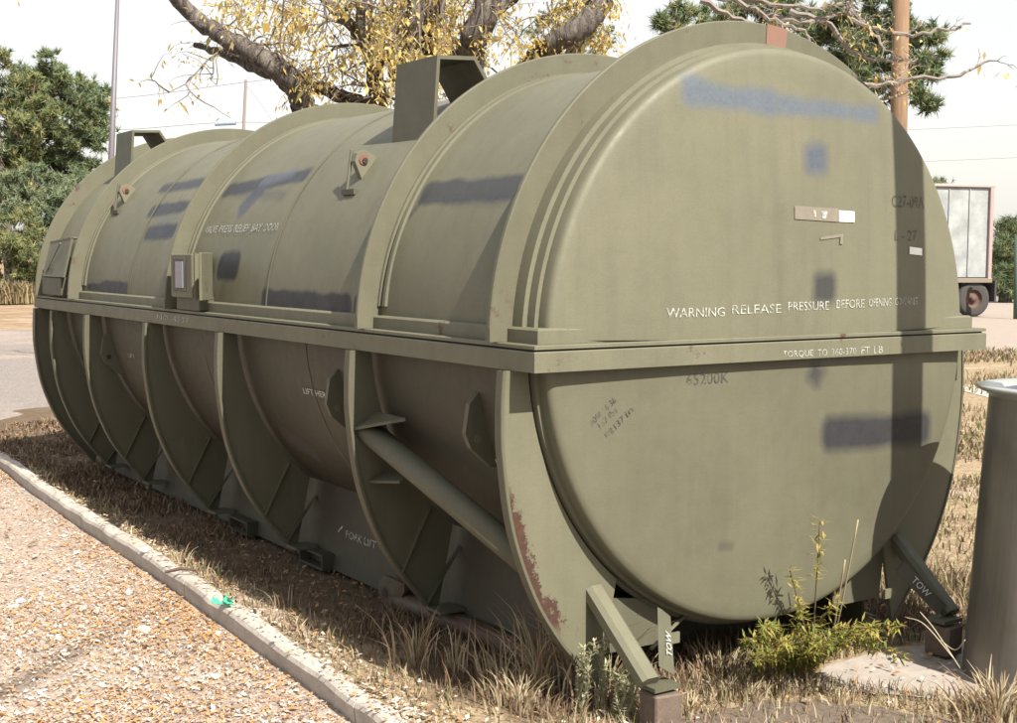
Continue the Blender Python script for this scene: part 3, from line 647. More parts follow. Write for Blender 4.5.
G.append((x, y, .018 + .032 * rng.random(len(x)) * (1 + n1)))
x, y = scatter(26000, -.9, 1.9, -1.6, .4); k = ~slab(x, y); x, y = x[k], y[k]; G.append((x, y, .025 + .04 * rng.random(len(x))))
x, y = scatter(60000, 1.0, 5.5, -1.0, 5, lambda x, y: np.clip(.6 + 0 * x, 0, 1)); n1 = fbm(x, y, 1.2); k = n1 > -.18 + rng.normal(0, .1, len(x)); G.append((x[k], y[k], .05 + .09 * rng.random(k.sum())))
x, y = scatter(60000, 4.5, 20, 0, 16); n1 = fbm(x, y, .6); k = (n1 > -.1 + rng.normal(0, .12, len(x))) & ~((x > 14) & (y > 3)); G.append((x[k], y[k], .09 + .14 * rng.random(k.sum())))
gx = np.concatenate([g[0] for g in G]); gy = np.concatenate([g[1] for g in G]); gh = np.concatenate([g[2] for g in G])
wd = .0020 + .0006 * np.clip(np.hypot(gx - CAM[0], gy - CAM[1]) - 4, 0, 14)
gh[gx > 1.6] *= .42
apn = np.array([tuple(gpt_(x_, y_)[:2]) for x_, y_ in ((560, 760), (660, 722), (675, 716), (715, 706), (757, 698), (820, 698), (880, 706), (930, 716), (965, 727), (1100, 900), (600, 1000))])
def inpoly(x, y, pg):
    res = np.zeros(len(x), bool); j = len(pg) - 1
    for i in range(len(pg)):
        xi, yi = pg[i]; xj, yj = pg[j]; res ^= ((yi > y) != (yj > y)) & (x < (xj - xi) * (y - yi) / (yj - yi + 1e-12) + xi); j = i
    return res
kk = ~inpoly(gx, gy, apn) | (rng.random(len(gx)) < .35); gx, gy, gh = gx[kk], gy[kk], gh[kk]
wd = .0020 + .0006 * np.clip(np.hypot(gx - CAM[0], gy - CAM[1]) - 4, 0, 14)
gcol = rng.uniform(0, 1, len(gx)); und_shade = (gx > -.97 + .12 * np.array([noise.noise(Vector((0, v * 1.5, 5))) for v in gy])) & (gx < 1.0) & (gy > -.1); gcol[und_shade] = gcol[und_shade] ** 2 * .55; rt = gx > 1.2; gcol[rt] = np.where(rng.uniform(0, 1, rt.sum()) < .2, rng.uniform(.88, 1, rt.sum()), gcol[rt] * .62)  # blade colours under the container darkened to paint in its shade
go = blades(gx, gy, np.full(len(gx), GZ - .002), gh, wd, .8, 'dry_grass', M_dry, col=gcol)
M_shaded_ground = plain('shaded_ground', (0.13, 0.10, 0.075), .95, var=.75, scale=60, bump=.004)
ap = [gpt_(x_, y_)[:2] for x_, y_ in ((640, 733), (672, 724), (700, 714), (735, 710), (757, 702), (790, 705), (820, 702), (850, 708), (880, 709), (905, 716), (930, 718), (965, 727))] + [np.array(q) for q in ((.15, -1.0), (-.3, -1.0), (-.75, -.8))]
b = B(); b.add([(q[0], q[1], GZ + .008) for q in ap], [tuple(range(len(ap)))]); b.build('shaded_ground_patch', M_shaded_ground, None, base=(0, 0, GZ), kind='structure')  # brown sheet coloured like shaded ground, standing in for foreground shade
tag(go, 'short dry tan grass and stubble covering the verge around the container', 'grass')
# leaf and chip litter
M_litter = leafmat('leaf_litter', [(0, (0.15, 0.10, 0.07)), (0.10, (0.32, 0.22, 0.15)), (0.25, (0.52, 0.27, 0.09)), (0.36, (0.46, 0.28, 0.14)), (0.42, (0.50, 0.40, 0.33)), (0.6, (0.56, 0.48, 0.42)), (0.85, (0.64, 0.58, 0.53)), (1, (0.80, 0.78, 0.74))], 0.12)
def leaves(x, y, z, size, name, mat, flat=.35, col=None, normal=None, parent=None, base=(0, 0, GZ), asp=.55, droop=None):
    n = len(x); a = rng.uniform(0, 2 * np.pi, n); tl = rng.normal(0, flat, n); t2 = rng.normal(0, flat, n)
    u = np.stack([np.cos(a), np.sin(a), tl], 1); 
    if droop is not None: u[:, 2] -= droop; u /= np.linalg.norm(u, axis=1)[:, None]
    v = np.stack([-np.sin(a), np.cos(a), t2], 1); v -= u * (u * v).sum(1)[:, None] / (u * u).sum(1)[:, None]
    s = (size * np.exp(rng.normal(-.05, .38, n)))[:, None]; c = np.stack([x, y, z], 1)
    V = np.empty((n, 4, 3)); V[:, 0] = c - u * s; V[:, 1] = c - v * s * asp; V[:, 2] = c + u * s; V[:, 3] = c + v * s * asp
    V[:, 1, 2] += s[:, 0] * .15; V[:, 3, 2] += s[:, 0] * .15
    Fc = (np.arange(n) * 4)[:, None] + np.array([0, 1, 2, 3]); cc = rng.uniform(0, 1, n) if col is None else col
    uv = np.repeat(np.stack([cc, np.zeros(n)], 1)[:, None, :], 4, 1).reshape(-1, 2)
    return mk(name, V.reshape(-1, 3), Fc, mat, parent, uv=uv, base=base, kind='stuff')
n = 130000; x = rng.uniform(-2.6, -.9, n); y = rng.uniform(-.6, 7.5, n); ok = ~inside(x, y, -.01); x, y = x[ok], y[ok]
nn_ = fbm(x, y, 1.1); dcurb = np.interp(y, [0, 2, 4, 6], [-1.22, -1.17, -1.12, -1.0]) - x
pr_ = np.clip(.35 + nn_ * .9 + .5 * np.exp(-dcurb / .25), .12, 1); k = rng.uniform(0, 1, len(x)) < pr_; x, y, nn_ = x[k], y[k], nn_[k]
cl = rng.uniform(0, 1, len(x)); org = (rng.uniform(0, 1, len(x)) < np.clip(.05 + .70 * np.exp(-np.clip(np.interp(y, [0, 2, 4, 6], [-1.22, -1.17, -1.12, -1.0]) - x, 0, 9) / .16) + .30 * (nn_ > .24), 0, .8)); cl = np.where(org, rng.uniform(.18, .36, len(x)), cl)
lo = leaves(x, y, RZ + .005 + .007 * rng.random(len(x)), .0062, 'leaf_litter', M_litter, col=cl, base=(0, 0, RZ)); tag(lo, 'fallen orange leaves and pale wood chips scattered over the asphalt beside the curb', 'leaves')
n = 700; x = rng.uniform(-2.5, -1.1, n); y = rng.uniform(-.4, 7, n); ok = ~inside(x, y, -.02); x, y = x[ok], y[ok]
lo = leaves(x, y, RZ + .014 + .01 * rng.random(len(x)), .014, 'bark_and_paper_chips', M_litter, flat=.2, col=np.where(rng.random(len(x)) < .35, rng.uniform(0, .12, len(x)), rng.uniform(.45, 1, len(x))), base=(0, 0, RZ), asp=.4); tag(lo, 'larger pale and brown chips strewn over the asphalt beside the curb', 'chips')
n = 4500; i_ = rng.integers(0, NCURB, n); q_ = np.array(kpath)[i_] + np.array(KN)[i_] * rng.uniform(.015, .16, n)[:, None] + rng.normal(0, .03, (n, 2)); ok = inside(q_[:, 0], q_[:, 1], .0); q_ = q_[ok]
lo = leaves(q_[:, 0], q_[:, 1], GZ + .013 + .004 * rng.random(len(q_)), .0075, 'chips_on_curb', M_litter, flat=.2, base=(0, 0, GZ)); tag(lo, 'small chips and leaves washed onto the top of the curb', 'chips')
x, y = scatter(16000, -1.22, 1.6, -1.4, 7.6); k = (rng.uniform(0, 1, len(x)) < .8) & ((~inpoly(x, y, apn)) | (rng.uniform(0, 1, len(x)) < .25)); x, y = x[k], y[k]
lo = leaves(x, y, np.full(len(x), GZ + .012) + .01 * rng.random(len(x)), .0085, 'fallen_leaves', M_litter, col=np.where((x > -.95) & (y > -.1), rng.uniform(0, .2, len(x)), rng.uniform(0, .7, len(x)))); tag(lo, 'small fallen leaves lying in the dry grass round the container base', 'leaves')  # container's shade put into the leaf colour, browner around its base
# white stones and chips, countable larger ones
M_stone = plain('pale_stone', (0.66, 0.63, 0.58), 0.9, var=0.15, scale=30)
def rock(px, py, r, lab, z=RZ, mat=None, sq=.5, el=1.0, nm='pale_stone', cat='stone', rot=0.0, grp='loose pieces on the asphalt'):
    d = at(px, py, 1) - CAM; t = (z - CAM[2]) / d[2]; c = CAM + t * d
    bm = bmesh.new(); bmesh.ops.create_icosphere(bm, subdivisions=2, radius=1)
    V = []; 
    for v in bm.verts:
        q = np.array(v.co[:]); q = q * (1 + .22 * noise.noise(Vector(q * 1.7) + Vector((px, py, 0)))); x_, y_ = q[0] * el, q[1]
        V.append(c + r * np.array([x_ * math.cos(rot) - y_ * math.sin(rot), x_ * math.sin(rot) + y_ * math.cos(rot), q[2] * sq + sq * .7]))
    Fc = [tuple(v.index for v in f.verts) for f in bm.faces]; bm.free()
    return tag(mk(nm, V, Fc, mat or M_stone, None, base=c), lab, cat, grp)
for a in [(20, 603, .022, 'pale flat stone at the left picture edge, paired with another'), (10, 608, .014, 'small pale stone touching the left picture edge', ), (98, 609, .010, 'small pale chip right of the pair of stones'), (215, 678, .018, 'white chip below the fallen bark piece'), (242, 672, .012, 'white chip near the lower curb, right of another chip'), (64, 537, .016, 'pale chip just outside the curb, upper left')]:
    rock(*a)
rock(144, 631, .026, 'long pale bark piece lying on the asphalt', sq=.35, el=2.0, nm='bark_piece', cat='bark', rot=1.5, mat=plain('bark_chip', (0.55, 0.47, 0.38), 0.9, var=0.3, scale=40))
rock(144, 552, .022, 'white stone lying on the curb top in the sun', z=GZ + .01); rock(96, 483, .02, 'grey stone in shade beside the container skid', z=GZ); rock(153, 485, .014, 'bright white stone under the container skid', z=GZ)
# torn green plastic on the curb
d = at(226, 603, 1) - CAM; t = (GZ + .02 - CAM[2]) / d[2]; c = CAM + t * d; b = B()
for q in range(9):
    a = q * 2.1; p0 = c + np.array([random.uniform(-.03, .03), random.uniform(-.05, .05), 0]); b.add([p0, p0 + np.array([.03 * math.cos(a), .03 * math.sin(a), .03]), p0 + np.array([.035 * math.cos(a + .8), .035 * math.sin(a + .8), .012]), p0 + np.array([.01, -.02, .004])], [(0, 1, 2, 3)])
tag(b.build('plastic_scrap', plain('green_plastic', (0.06, 0.42, 0.27), 0.3), None, base=c), 'torn scrap of green plastic caught on the curb', 'plastic scrap')
b = B()
d = at(165, 572, 1) - CAM; c = CAM + (GZ + .025 - CAM[2]) / d[2] * d; d2 = at(196, 570, 1) - CAM; c2 = CAM + (GZ + .03 - CAM[2]) / d2[2] * d2
b.tube([c, (c + c2) / 2 + np.array([0, 0, .01]), c2], [.006, .008, .004], 6); tag(b.build('fallen_twig', plain('dark_twig', (0.09, 0.06, 0.045), 0.9), None, base=c), 'short dark twig lying across the curb', 'twig')

# ------------------------------------------------------------------ tall weeds
M_straw = leafmat('straw', [(0, (0.16, 0.09, 0.055)), (0.35, (0.28, 0.21, 0.13)), (0.75, (0.44, 0.37, 0.24)), (1, (0.54, 0.49, 0.35))])
M_sage = leafmat('sage', [(0, (0.30, 0.32, 0.18)), (0.5, (0.42, 0.42, 0.27)), (1, (0.55, 0.53, 0.38))])
M_weed = leafmat('weed_green', [(0, (0.09, 0.12, 0.03)), (0.35, (0.18, 0.21, 0.05)), (0.65, (0.33, 0.30, 0.07)), (0.85, (0.42, 0.32, 0.09)), (1, (0.36, 0.26, 0.14))], .35)
def gpt(px, py, z=GZ):
    d = at(px, py, 1) - CAM; return CAM + (z - CAM[2]) / d[2] * d
def tuft(px, py, n, h, spread, lab, mat=M_straw, name='dry_grass_tuft', wd=.0022, lean=.7):
    c = gpt(px, py); base = empty(name, lab, 'grass tuft', c, 'dry grass tufts in front of the container'); b = B()
    for i in range(n):
        a = random.uniform(0, 6.283); r = abs(random.gauss(0, spread)); p = c + np.array([math.cos(a) * r, math.sin(a) * r, 0]); hh = h * random.uniform(.45, 1.1); l = hh * lean * random.uniform(.1, 1.1); a2 = a + random.uniform(-.9, .9)
        pts = [p + np.array([math.cos(a2) * l * (s ** 2.2), math.sin(a2) * l * (s ** 2.2), hh * (s - .28 * lean * s ** 3)]) for s in (0, .25, .5, .75, 1)]
        cu = random.random(); k0 = len(b.v); sd = np.array([MR[0][0], MR[0][1], 0]) * (wd * random.uniform(.7, 1.4))
        V = []
        for j, q in enumerate(pts): f = (1, .95, .8, .55, .12)[j]; V += [q - sd * f, q + sd * f]
        b.add(V, [(2 * j, 2 * j + 1, 2 * j + 3, 2 * j + 2) for j in range(4)], [(cu, 0)] * len(V))
    b.build('blades', mat, base, kind='stuff'); return base
tuft(415, 668, 40, .22, .05, 'sparse dry grass tuft left of the group, near the towing lug'); tuft(455, 672, 30, .16, .05, 'dry grass tuft by the yellow leaf at the curb strip'); tuft(500, 690, 70, .20, .07, 'reddish dry grass tuft below the rusty runner')
tuft(540, 690, 90, .30, .07, 'tall curving dry grass tuft under the rust stained end frame'); tuft(575, 695, 60, .34, .06, 'tallest dry grass tuft left of the left tow arm'); tuft(610, 705, 60, .20, .05, 'low dry grass tuft beside the timber block'); tuft(1000, 722, 150, .17, .06, 'thick dry grass tuft at the foot of the metal bin', wd=.003); tuft(975, 716, 60, .10, .05, 'low grass tuft left of the bin foot')
tuft(690, 716, 60, .08, .05, 'small grass tuft right of the left timber block'); tuft(745, 700, 60, .08, .05, 'small grass tuft on the edge of the brown shaded ground patch'); tuft(840, 706, 40, .06, .05, 'tiny grass tuft between slab and brown shaded ground patch')
tuft(290, 610, 16, .09, .05, 'thin dry grass tuft beside the curb, farthest left')
tuft(720, 672, 90, .12, .09, 'low pale grass tuft beneath the middle of the domed end'); tuft(770, 672, 90, .14, .08, 'dense low grass tuft at the foot of the green weed', M_weed); tuft(520, 708, 100, .13, .09, 'low tan grass clump at the bottom edge'); tuft(180, 565, 12, .12, .03, 'small rust coloured weed tuft on the curb strip')
def stalk(c, h, lean, a, b, r=.0035, cu=.6, leaf=None, wig=.02):
    n = 9; pts = []
    for i in range(n + 1):
        s = i / n; pts.append(c + np.array([math.cos(a) * lean * s ** 1.6 + wig * math.sin(7 * s + a) * s, math.sin(a) * lean * s ** 1.6, h * s]))
    k0 = len(b.v); b.tube(pts, [r * (1 - .7 * i / n) for i in range(n + 1)], 5)
    for i in range(k0, len(b.uv)): b.uv[i] = (cu, 0)
    return pts
def leaflets(b, p, d, L, w_, cu):
    d = d / (np.linalg.norm(d) + 1e-9); s = np.cross(d, [0, 0, 1.]); s /= np.linalg.norm(s) + 1e-9
    b.add([p, p + d * L * .5 + s * w_, p + d * L, p + d * L * .5 - s * w_], [(0, 1, 2, 3)], [(cu, 0)] * 4)
# sage stalks by the left tow arm
for (px, py, h, lab) in ((603, 712, .26, 'pale grey green sage stalk in front of the left tow arm'), (632, 716, .16, 'short sage stalk right at the timber block'), (578, 712, .20, 'pale sage stalk left of the tallest one'), (620, 722, .18, 'leaning sage stalk at the bottom edge')):
    c = gpt(px, py); e = empty('sage_stalk', lab, 'weed', c, 'sage stalks by the tow arm'); b = B()
    for q in range(3):
        pts = stalk(c + np.array([random.uniform(-.02, .02), random.uniform(-.02, .02), 0]), h * random.uniform(.7, 1), .05, random.uniform(0, 6), b, .004, .7)
        for p in pts[2:]:
            for w in range(14): dd = np.array([random.uniform(-1, 1), random.uniform(-1, 1), random.uniform(.1, 1)]); leaflets(b, p + np.array([0, 0, random.uniform(-.015, .015)]), dd, random.uniform(.012, .026), .0035, random.random())
    b.build('stems_and_leaves', M_sage, e, kind='stuff')
# green goldenrod-like weed, right of the centre
c = gpt(800, 668); e = empty('green_weed', 'yellow green leafy weed with long stems growing at the foot of the domed end', 'weed', c); bs = B(); bl = B()
wp = [(790, 570, 0.0), (820, 520, 0), (835, 600, 0), (812, 625, .0), (870, 628, 0), (900, 625, 0), (905, 655, 0), (765, 625, 0), (745, 640, 0), (785, 640, 0), (815, 650, 0), (845, 640, 0), (775, 655, 0), (800, 610, 0), (830, 640, 0), (755, 660, 0), (880, 640, 0)]
for i, (px, py, _) in enumerate(wp):
    D0 = 3.45 + random.uniform(-.12, .08); tip = at(px, py, D0 + .45); st_ = c + np.array([random.uniform(-.06, .06), random.uniform(-.03, .05), 0])
    mid = (st_ + tip) / 2 + np.array([0, 0, .05 if px > 850 or px < 770 else .0])
    pts = catmull([st_, mid, tip], 8); k0 = len(bs.v); bs.tube(pts, [.0035 * (1 - .6 * j / len(pts)) for j in range(len(pts))], 5)
    for j in range(k0, len(bs.uv)): bs.uv[j] = (.35 if i < 3 else .1, 0)
    tall = i < 3
    for j, p in enumerate(pts):
        if tall and j < len(pts) * .55 and j > 3: continue
        for w in range(9 if tall else 13):
            dd = np.array([random.uniform(-1, 1), random.uniform(-1, .6), random.uniform(-.7, .5)]); leaflets(bl, p + np.random.normal(0, .006, 3), dd, random.uniform(.018, .045), .0038, (random.uniform(.6, .92) if random.random() < (.45 if not tall else .85) else random.uniform(.1, .5)))
bs.build('stems', M_straw, e, smooth=True); bl.build('leaves', M_weed, e, kind='stuff')
c = gpt(825, 660); e = empty('dry_weed_stem', 'tall bare straw stem leaning right in front of the domed end', 'weed', c); b = B()
for tip in ((858, 520), (845, 560)): b.tube(catmull([c, (c + at(tip[0] - 6, tip[1] + 60, 3.9)) / 2, at(tip[0], tip[1], 3.95)], 6), .0028, 5)
b.build('stem', plain('straw_stem', (0.34, 0.28, 0.17), .8), e, smooth=True)
c = gpt(950, 655); e = empty('dry_weed_stem', 'pale dead grass stems curving beside the right tow plate', 'weed', c); b = B()
for p0, p1, p2 in (((905, 617), (925, 625), (955, 660)), ((920, 612), (935, 630), (960, 668)), ((940, 640), (955, 650), (965, 640))): b.tube(catmull([at(*p0, 3.9), at(*p1, 3.85), at(*p2, 3.8)], 6), .0017, 5)
b.build('stem', plain('pale_straw', (0.40, 0.35, 0.24), .8), e, smooth=True)

# ------------------------------------------------------------------ metal bin at right
kb = N('brushed_metal'); o_ = kb.obj(); mp = kb.node('Mapping'); mp.inputs['Scale'].default_value = (60, 60, .6); kb.link(o_, mp.inputs[0])
sn = kb.noise(mp.outputs[0], 1, 4, .6); kb.bump(sn, .002, .25)
M_bin = kb.fin(kb.mix(kb.ramp(kb.noise(o_, 5, 6, .7), .5, .8, 0, .5), kb.mix(sn, (0.21, 0.195, 0.175), (0.34, 0.32, 0.295)), (0.16, 0.13, 0.105)), kb.ramp(kb.noise(o_, 6, 5), .3, .7, .30, .5), .6)
M_rim = plain('bin_rim', (0.55, 0.56, 0.54), .35, .6, var=.1); M_dglass = plain('dark_opening', (0.03, 0.03, 0.04), .15)
bc = at(1082, 388, 4.1); bc[2] = -1.08; zt = -.150; R1 = .272; bc[:2] -= .95 * np.array([.06, -.03])
bn = empty('metal_bin', 'tall brushed metal cylindrical bin with flared pale rim at the right picture edge', 'bin', bc)
b = B(); ax = np.array([.06, -0.03, 1.0])
def ringp(r, z, n=64): return [bc + ax * (z - bc[2]) + np.array([r * math.cos(2 * math.pi * i / n), r * math.sin(2 * math.pi * i / n), 0]) for i in range(n)]
b.grid([ringp(R1, z) for z in np.linspace(-1.08, zt - .02, 6)], close=True); b.build('body', M_bin, bn, smooth=True)
b = B(); b.grid([ringp(r, z) for r, z in ((R1 - .002, zt - .03), (R1 + .006, zt - .02), (R1 + .038, zt - .006), (R1 + .042, zt), (R1 + .036, zt + .005), (R1 - .025, zt + .002), (R1 - .04, zt - .012))], close=True); b.build('rim', M_rim, bn, smooth=True)
b = B(); b.grid([ringp(r, z) for r, z in ((R1 - .038, zt - .01), (R1 - .10, zt - .03), (R1 - .2, zt - .04), (.001, zt - .042))], close=True); b.build('sunken_lid', M_dglass, bn, smooth=True)
b = B(); b.tube([(.52, -.30, -1.06), (.575, -.29, -.99), (.70, -.28, -.985)], .007, 6)
# pole that throws the vertical shadow on the domed end (stands right of the view)
pb = (.722, -1.45, -1.1); b = B(); b.tube([(pb[0], pb[1], -1.1), (pb[0] - .22, pb[1], 5.4)], [.084, .076], 20)
kw = N('pole_wood'); o_ = kw.obj(); mp = kw.node('Mapping'); mp.inputs['Scale'].default_value = (22, 22, 1.2); kw.link(o_, mp.inputs[0]); wn_ = kw.noise(mp.outputs[0], 1, 5, .65); kw.bump(wn_, .01, .6)
M_pole = kw.fin(kw.mix(wn_, (0.09, 0.05, 0.028), (0.30, 0.185, 0.105)), .85)
tag(b.build('signpost', M_pole, None, base=pb, smooth=True), 'slim round post standing to the right in front of the domed end', 'post')

# ------------------------------------------------------------------ poles, wires, trailer
def pole(pts, rad, mat, name, lab, cat, n=12, jit=0, grp=None):
    b = B(); b.tube(pts, rad, n, jit=jit); base = pts[-1]; return tag(b.build(name, mat, None, base=base, smooth=True), lab, cat, grp)
def vpole(px0, py0, px1, py1, depth, rt, rb, mat, name, lab, cat, **k):
    a = at(px0, py0, depth); c = at(px1, py1, depth); d = (c - a); t = (GZ - a[2]) / d[2]; g = a + d * t
    return pole([a, (a + g) / 2, g], [rt, (rt + rb) / 2, rb], mat, name, lab, cat, **k)
M_grey = plain('galvanised', (0.16, 0.15, 0.17), .6, .3)
vpole(903, -90, 899, 110, 17, .105, .115, M_pole, 'utility_pole', 'brown wooden utility pole behind the container at right', 'pole')
vpole(119, -40, 111, 165, 26, .035, .085, M_grey, 'lamp_post', 'tall thin dark grey pole beside the dark conifer', 'pole')
fp = empty('utility_pole', 'distant thin wooden utility pole with wires and small transformer', 'pole', gpt(238, 290))
b = B(); a = at(246, 80, 55); g = at(236, 290, 55); b.tube([a, g], [.065, .10], 8); b.build('mast', plain('far_pole', (0.24, 0.205, 0.19), .9), fp)
b = B(); b.tube([at(215, 124, 55), at(236, 123, 55)], .085, 10); b.build('transformer', plain('transformer_blue', (0.25, 0.32, 0.45), .5), fp)
M_wire = plain('wire', (0.30, 0.30, 0.33), .6)
for q, (p, lab) in enumerate(((((-60, 110), (120, 98), (246, 82), (420, 62)), 'thin overhead wire crossing high from the far pole'), (((-60, 134), (115, 130), (243, 122), (420, 128)), 'lower overhead wire behind the far lifting bracket'), (((246, 84), (262, 105), (285, 140)), 'steep guy wire dropping right from the far pole'))):
    b = B(); b.tube(catmull([at(a_, c_, 55) for a_, c_ in p], 5), .018, 5); tag(b.build('overhead_wire', M_wire, None), lab, 'wire', 'overhead wires')
for y0_, y1_, lab in ((128, 121, 'upper faint wire right of the domed end'), (160, 154, 'lower faint wire just above the trailer roof')):
    b = B(); b.tube([at(880, y0_ + 3, 60), at(1100, y1_, 60)], .016, 5); tag(b.build('overhead_wire', M_wire, None), lab, 'wire', 'overhead wires')
# trailer
w0 = gpt(972, 317); fwd = MR[0] * 1.0; fwd[2] = 0; fwd /= np.linalg.norm(fwd); bk = np.array([-fwd[1], fwd[0], 0])   # fwd = picture right, bk = away
fwd = fwd * math.cos(.25) + bk * math.sin(.25); bk = np.array([-fwd[1], fwd[0], 0])
TR = empty('semi_trailer', 'pale grey box semi trailer with rusty wheels parked behind the container at right', 'trailer', w0)
def tb(b, x, y, z, dx, dy, dz, bev=0): b.box(w0 + fwd * x + bk * y + np.array([0, 0, z]), (dx, dy, dz), R=np.stack([fwd, bk, [0, 0, 1]], 1), bev=bev)
kt = N('trailer_side'); o_ = kt.obj(); kt.bump(kt.noise(o_, 1.2, 3), .05, .4); M_tr = kt.fin(kt.mix(kt.ramp(kt.noise(o_, 1.6, 5, .7), .35, .65), (0.26, 0.28, 0.285), (0.40, 0.42, 0.43)), .55, .2)
zb, ztp = .92, 3.08; x1 = .38
b = B(); tb(b, x1 - 4.5, 1.0, (zb + ztp) / 2, 9.0, 2.0, ztp - zb, .03); bx = b.build('trailer_box', M_tr, TR)
M_tred = plain('trailer_red', (0.34, 0.26, 0.25), .6)
b = B(); tb(b, x1 + .02, -.03, (zb + ztp) / 2, .10, .08, ztp - zb + .06, .01); b.build('corner_post', M_tred, TR)
b = B(); tb(b, x1 - 4.45, -.03, ztp + .03, 9.1, .08, .07, .01); b.build('roof_rail', plain('rail', (0.36, 0.31, 0.29), .6), TR)
b = B(); tb(b, x1 - 4.45, -.03, zb - .05, 9.1, .07, .11, .01); b.build('bottom_rail', plain('rail_grey', (0.20, 0.17, 0.13), .6), TR)
for i in range(8): b = B(); tb(b, x1 - .55 - i * .55, -.012, (zb + ztp) / 2, .03, .03, ztp - zb - .1, .005); b.build('side_post', M_tr, bx)
M_tyre = plain('tyre', (0.05, 0.047, 0.045), .9); M_hub = plain('rust_hub', (0.10, 0.055, 0.04), .8, var=.4, scale=8)
for xx in (0.05, -1.0):
    b = B(); cc = w0 + fwd * xx + np.array([0, 0, .43]); prof = [(.22, .02), (.36, 0), (.42, .03), (.43, .12), (.42, .2), (.3, .22)]
    b.grid([[cc + bk * d_ + fwd * r * math.cos(t) + np.array([0, 0, r * math.sin(t)]) for t in np.linspace(0, 2 * math.pi, 33)] for r, d_ in prof]); wh = b.build('wheel', M_tyre, TR, smooth=True)
    b = B(); b.grid([[cc + bk * d_ + fwd * r * math.cos(t) + np.array([0, 0, r * math.sin(t)]) for t in np.linspace(0, 2 * math.pi, 25)] for r, d_ in [(.225, .02), (.21, .05), (.19, .09), (.08, .08), (.07, .02), (.001, .01)]]); b.build('hub', M_hub, wh, smooth=True)
b = B(); tb(b, .55, .4, .62, .05, 1.0, .5); b.build('mud_flap', M_tyre, TR)
b = B(); tb(b, -.5, .9, .7, 2.6, .9, .2); b.build('axle_frame', M_tyre, TR)
vpole(1017.5, 236, 1016.5, 316, 30, .07, .07, plain('green_post', (0.07, 0.11, 0.08), .6), 'green_post', 'dark green post at the right picture edge before the hedge', 'post')

# ------------------------------------------------------------------ trees
kbk = N('bark'); o_ = kbk.obj(); mp = kbk.node('Mapping'); mp.inputs['Scale'].default_value = (5, 5, 1.3); kbk.link(o_, mp.inputs[0]); bn_ = kbk.noise(mp.outputs[0], 2.4, 7, .75, .5); kbk.bump(bn_, .12, 1.0)
M_bark = kbk.fin(kbk.cramp(bn_, [(0.3, (0.05, 0.042, 0.038)), (0.46, (0.15, 0.13, 0.118)), (0.6, (0.28, 0.25, 0.225)), (0.78, (0.42, 0.385, 0.35))]), .95, 0, .1)
M_twig = plain('twig', (0.16, 0.13, 0.115), .9, var=.3)
M_yl = leafmat('yellow_leaves', [(0, (0.42, 0.25, 0.09)), (0.25, (0.60, 0.45, 0.14)), (0.6, (0.71, 0.58, 0.22)), (0.85, (0.74, 0.65, 0.36)), (1, (0.42, 0.40, 0.16))], .5)
def treething(name, lab, cat, base, grp=None): return empty(name, lab, cat, base, grp)
D = 14.5; base = gpt(440, 372)
base = at(440, 362, D); base[2] = GZ
CW = treething('cottonwood_tree', 'large bare limbed cottonwood with drooping yellow autumn leaves behind the container', 'tree', base)
b = B(); b.tube(catmull([base, at(442, 250, D), at(440, 150, D), at(436, 110, D)], 4), [.50, .46, .43, .40, .38, .38, .37, .36, .35, .35, .34, .33, .30][:13], 16, jit=.05); b.build('trunk', M_bark, CW, smooth=True)
limbs = [([(420, 150), (318, 122), (300, 98), (284, 74), (258, 56), (228, 40), (196, 18), (172, -8), (150, -40)], (14, 14, 13, 13, 12, 10, 9, 8, 6), 0),
 ([(400, 130), (362, 106), (330, 92), (298, 78), (262, 70), (225, 54), (196, 44)], (9, 8, 8, 8, 7, 5, 3), .3),
 ([(424, 130), (404, 92), (392, 64), (368, 44), (346, 22), (322, -6), (300, -40)], (8, 7, 7, 7, 6, 6, 5), .5),
 ([(415, 150), (384, 122), (376, 80), (368, 40), (362, -5), (356, -60)], (12, 11, 10, 10, 9, 7), .2),
 ([(432, 150), (408, 104), (409, 60), (414, 20), (420, -30)], (12, 11, 10, 10, 9), -.2),
 ([(440, 150), (424, 100), (428, 50), (434, 5), (440, -50)], (14, 12, 12, 12, 11), .2),
 ([(446, 150), (462, 108), (468, 66), (478, 28), (492, -12), (505, -60)], (18, 17, 16, 15, 13, 10), -.2),
 ([(480, 30), (500, 8), (528, -12), (560, -40)], (7, 6, 6, 5), -.1),
 ([(470, 160), (512, 92), (536, 58), (560, 40), (588, 20), (606, -6), (620, -60)], (15, 14, 13, 13, 13, 11, 9), .6)]
pl_ = []
for pts, rd_, dz in limbs:
    n_ = len(pts); P3 = [at(x_, y_, D + dz + .3 * math.sin(i_ * 1.3)) for i_, (x_, y_) in enumerate(pts)]; C3 = catmull(P3, 6)
    rr = np.interp(np.linspace(0, n_ - 1, len(C3)), range(n_), rd_) * D / F * .92
    C3 = [c_ + np.random.normal(0, .012, 3) for c_ in C3]
    b = B(); b.tube(C3, list(rr), 14, jit=.07); b.build('limb', M_bark, CW, smooth=True); pl_.append(C3)
bt = B(); LP = []; 
random.seed(5); np.random.seed(5)
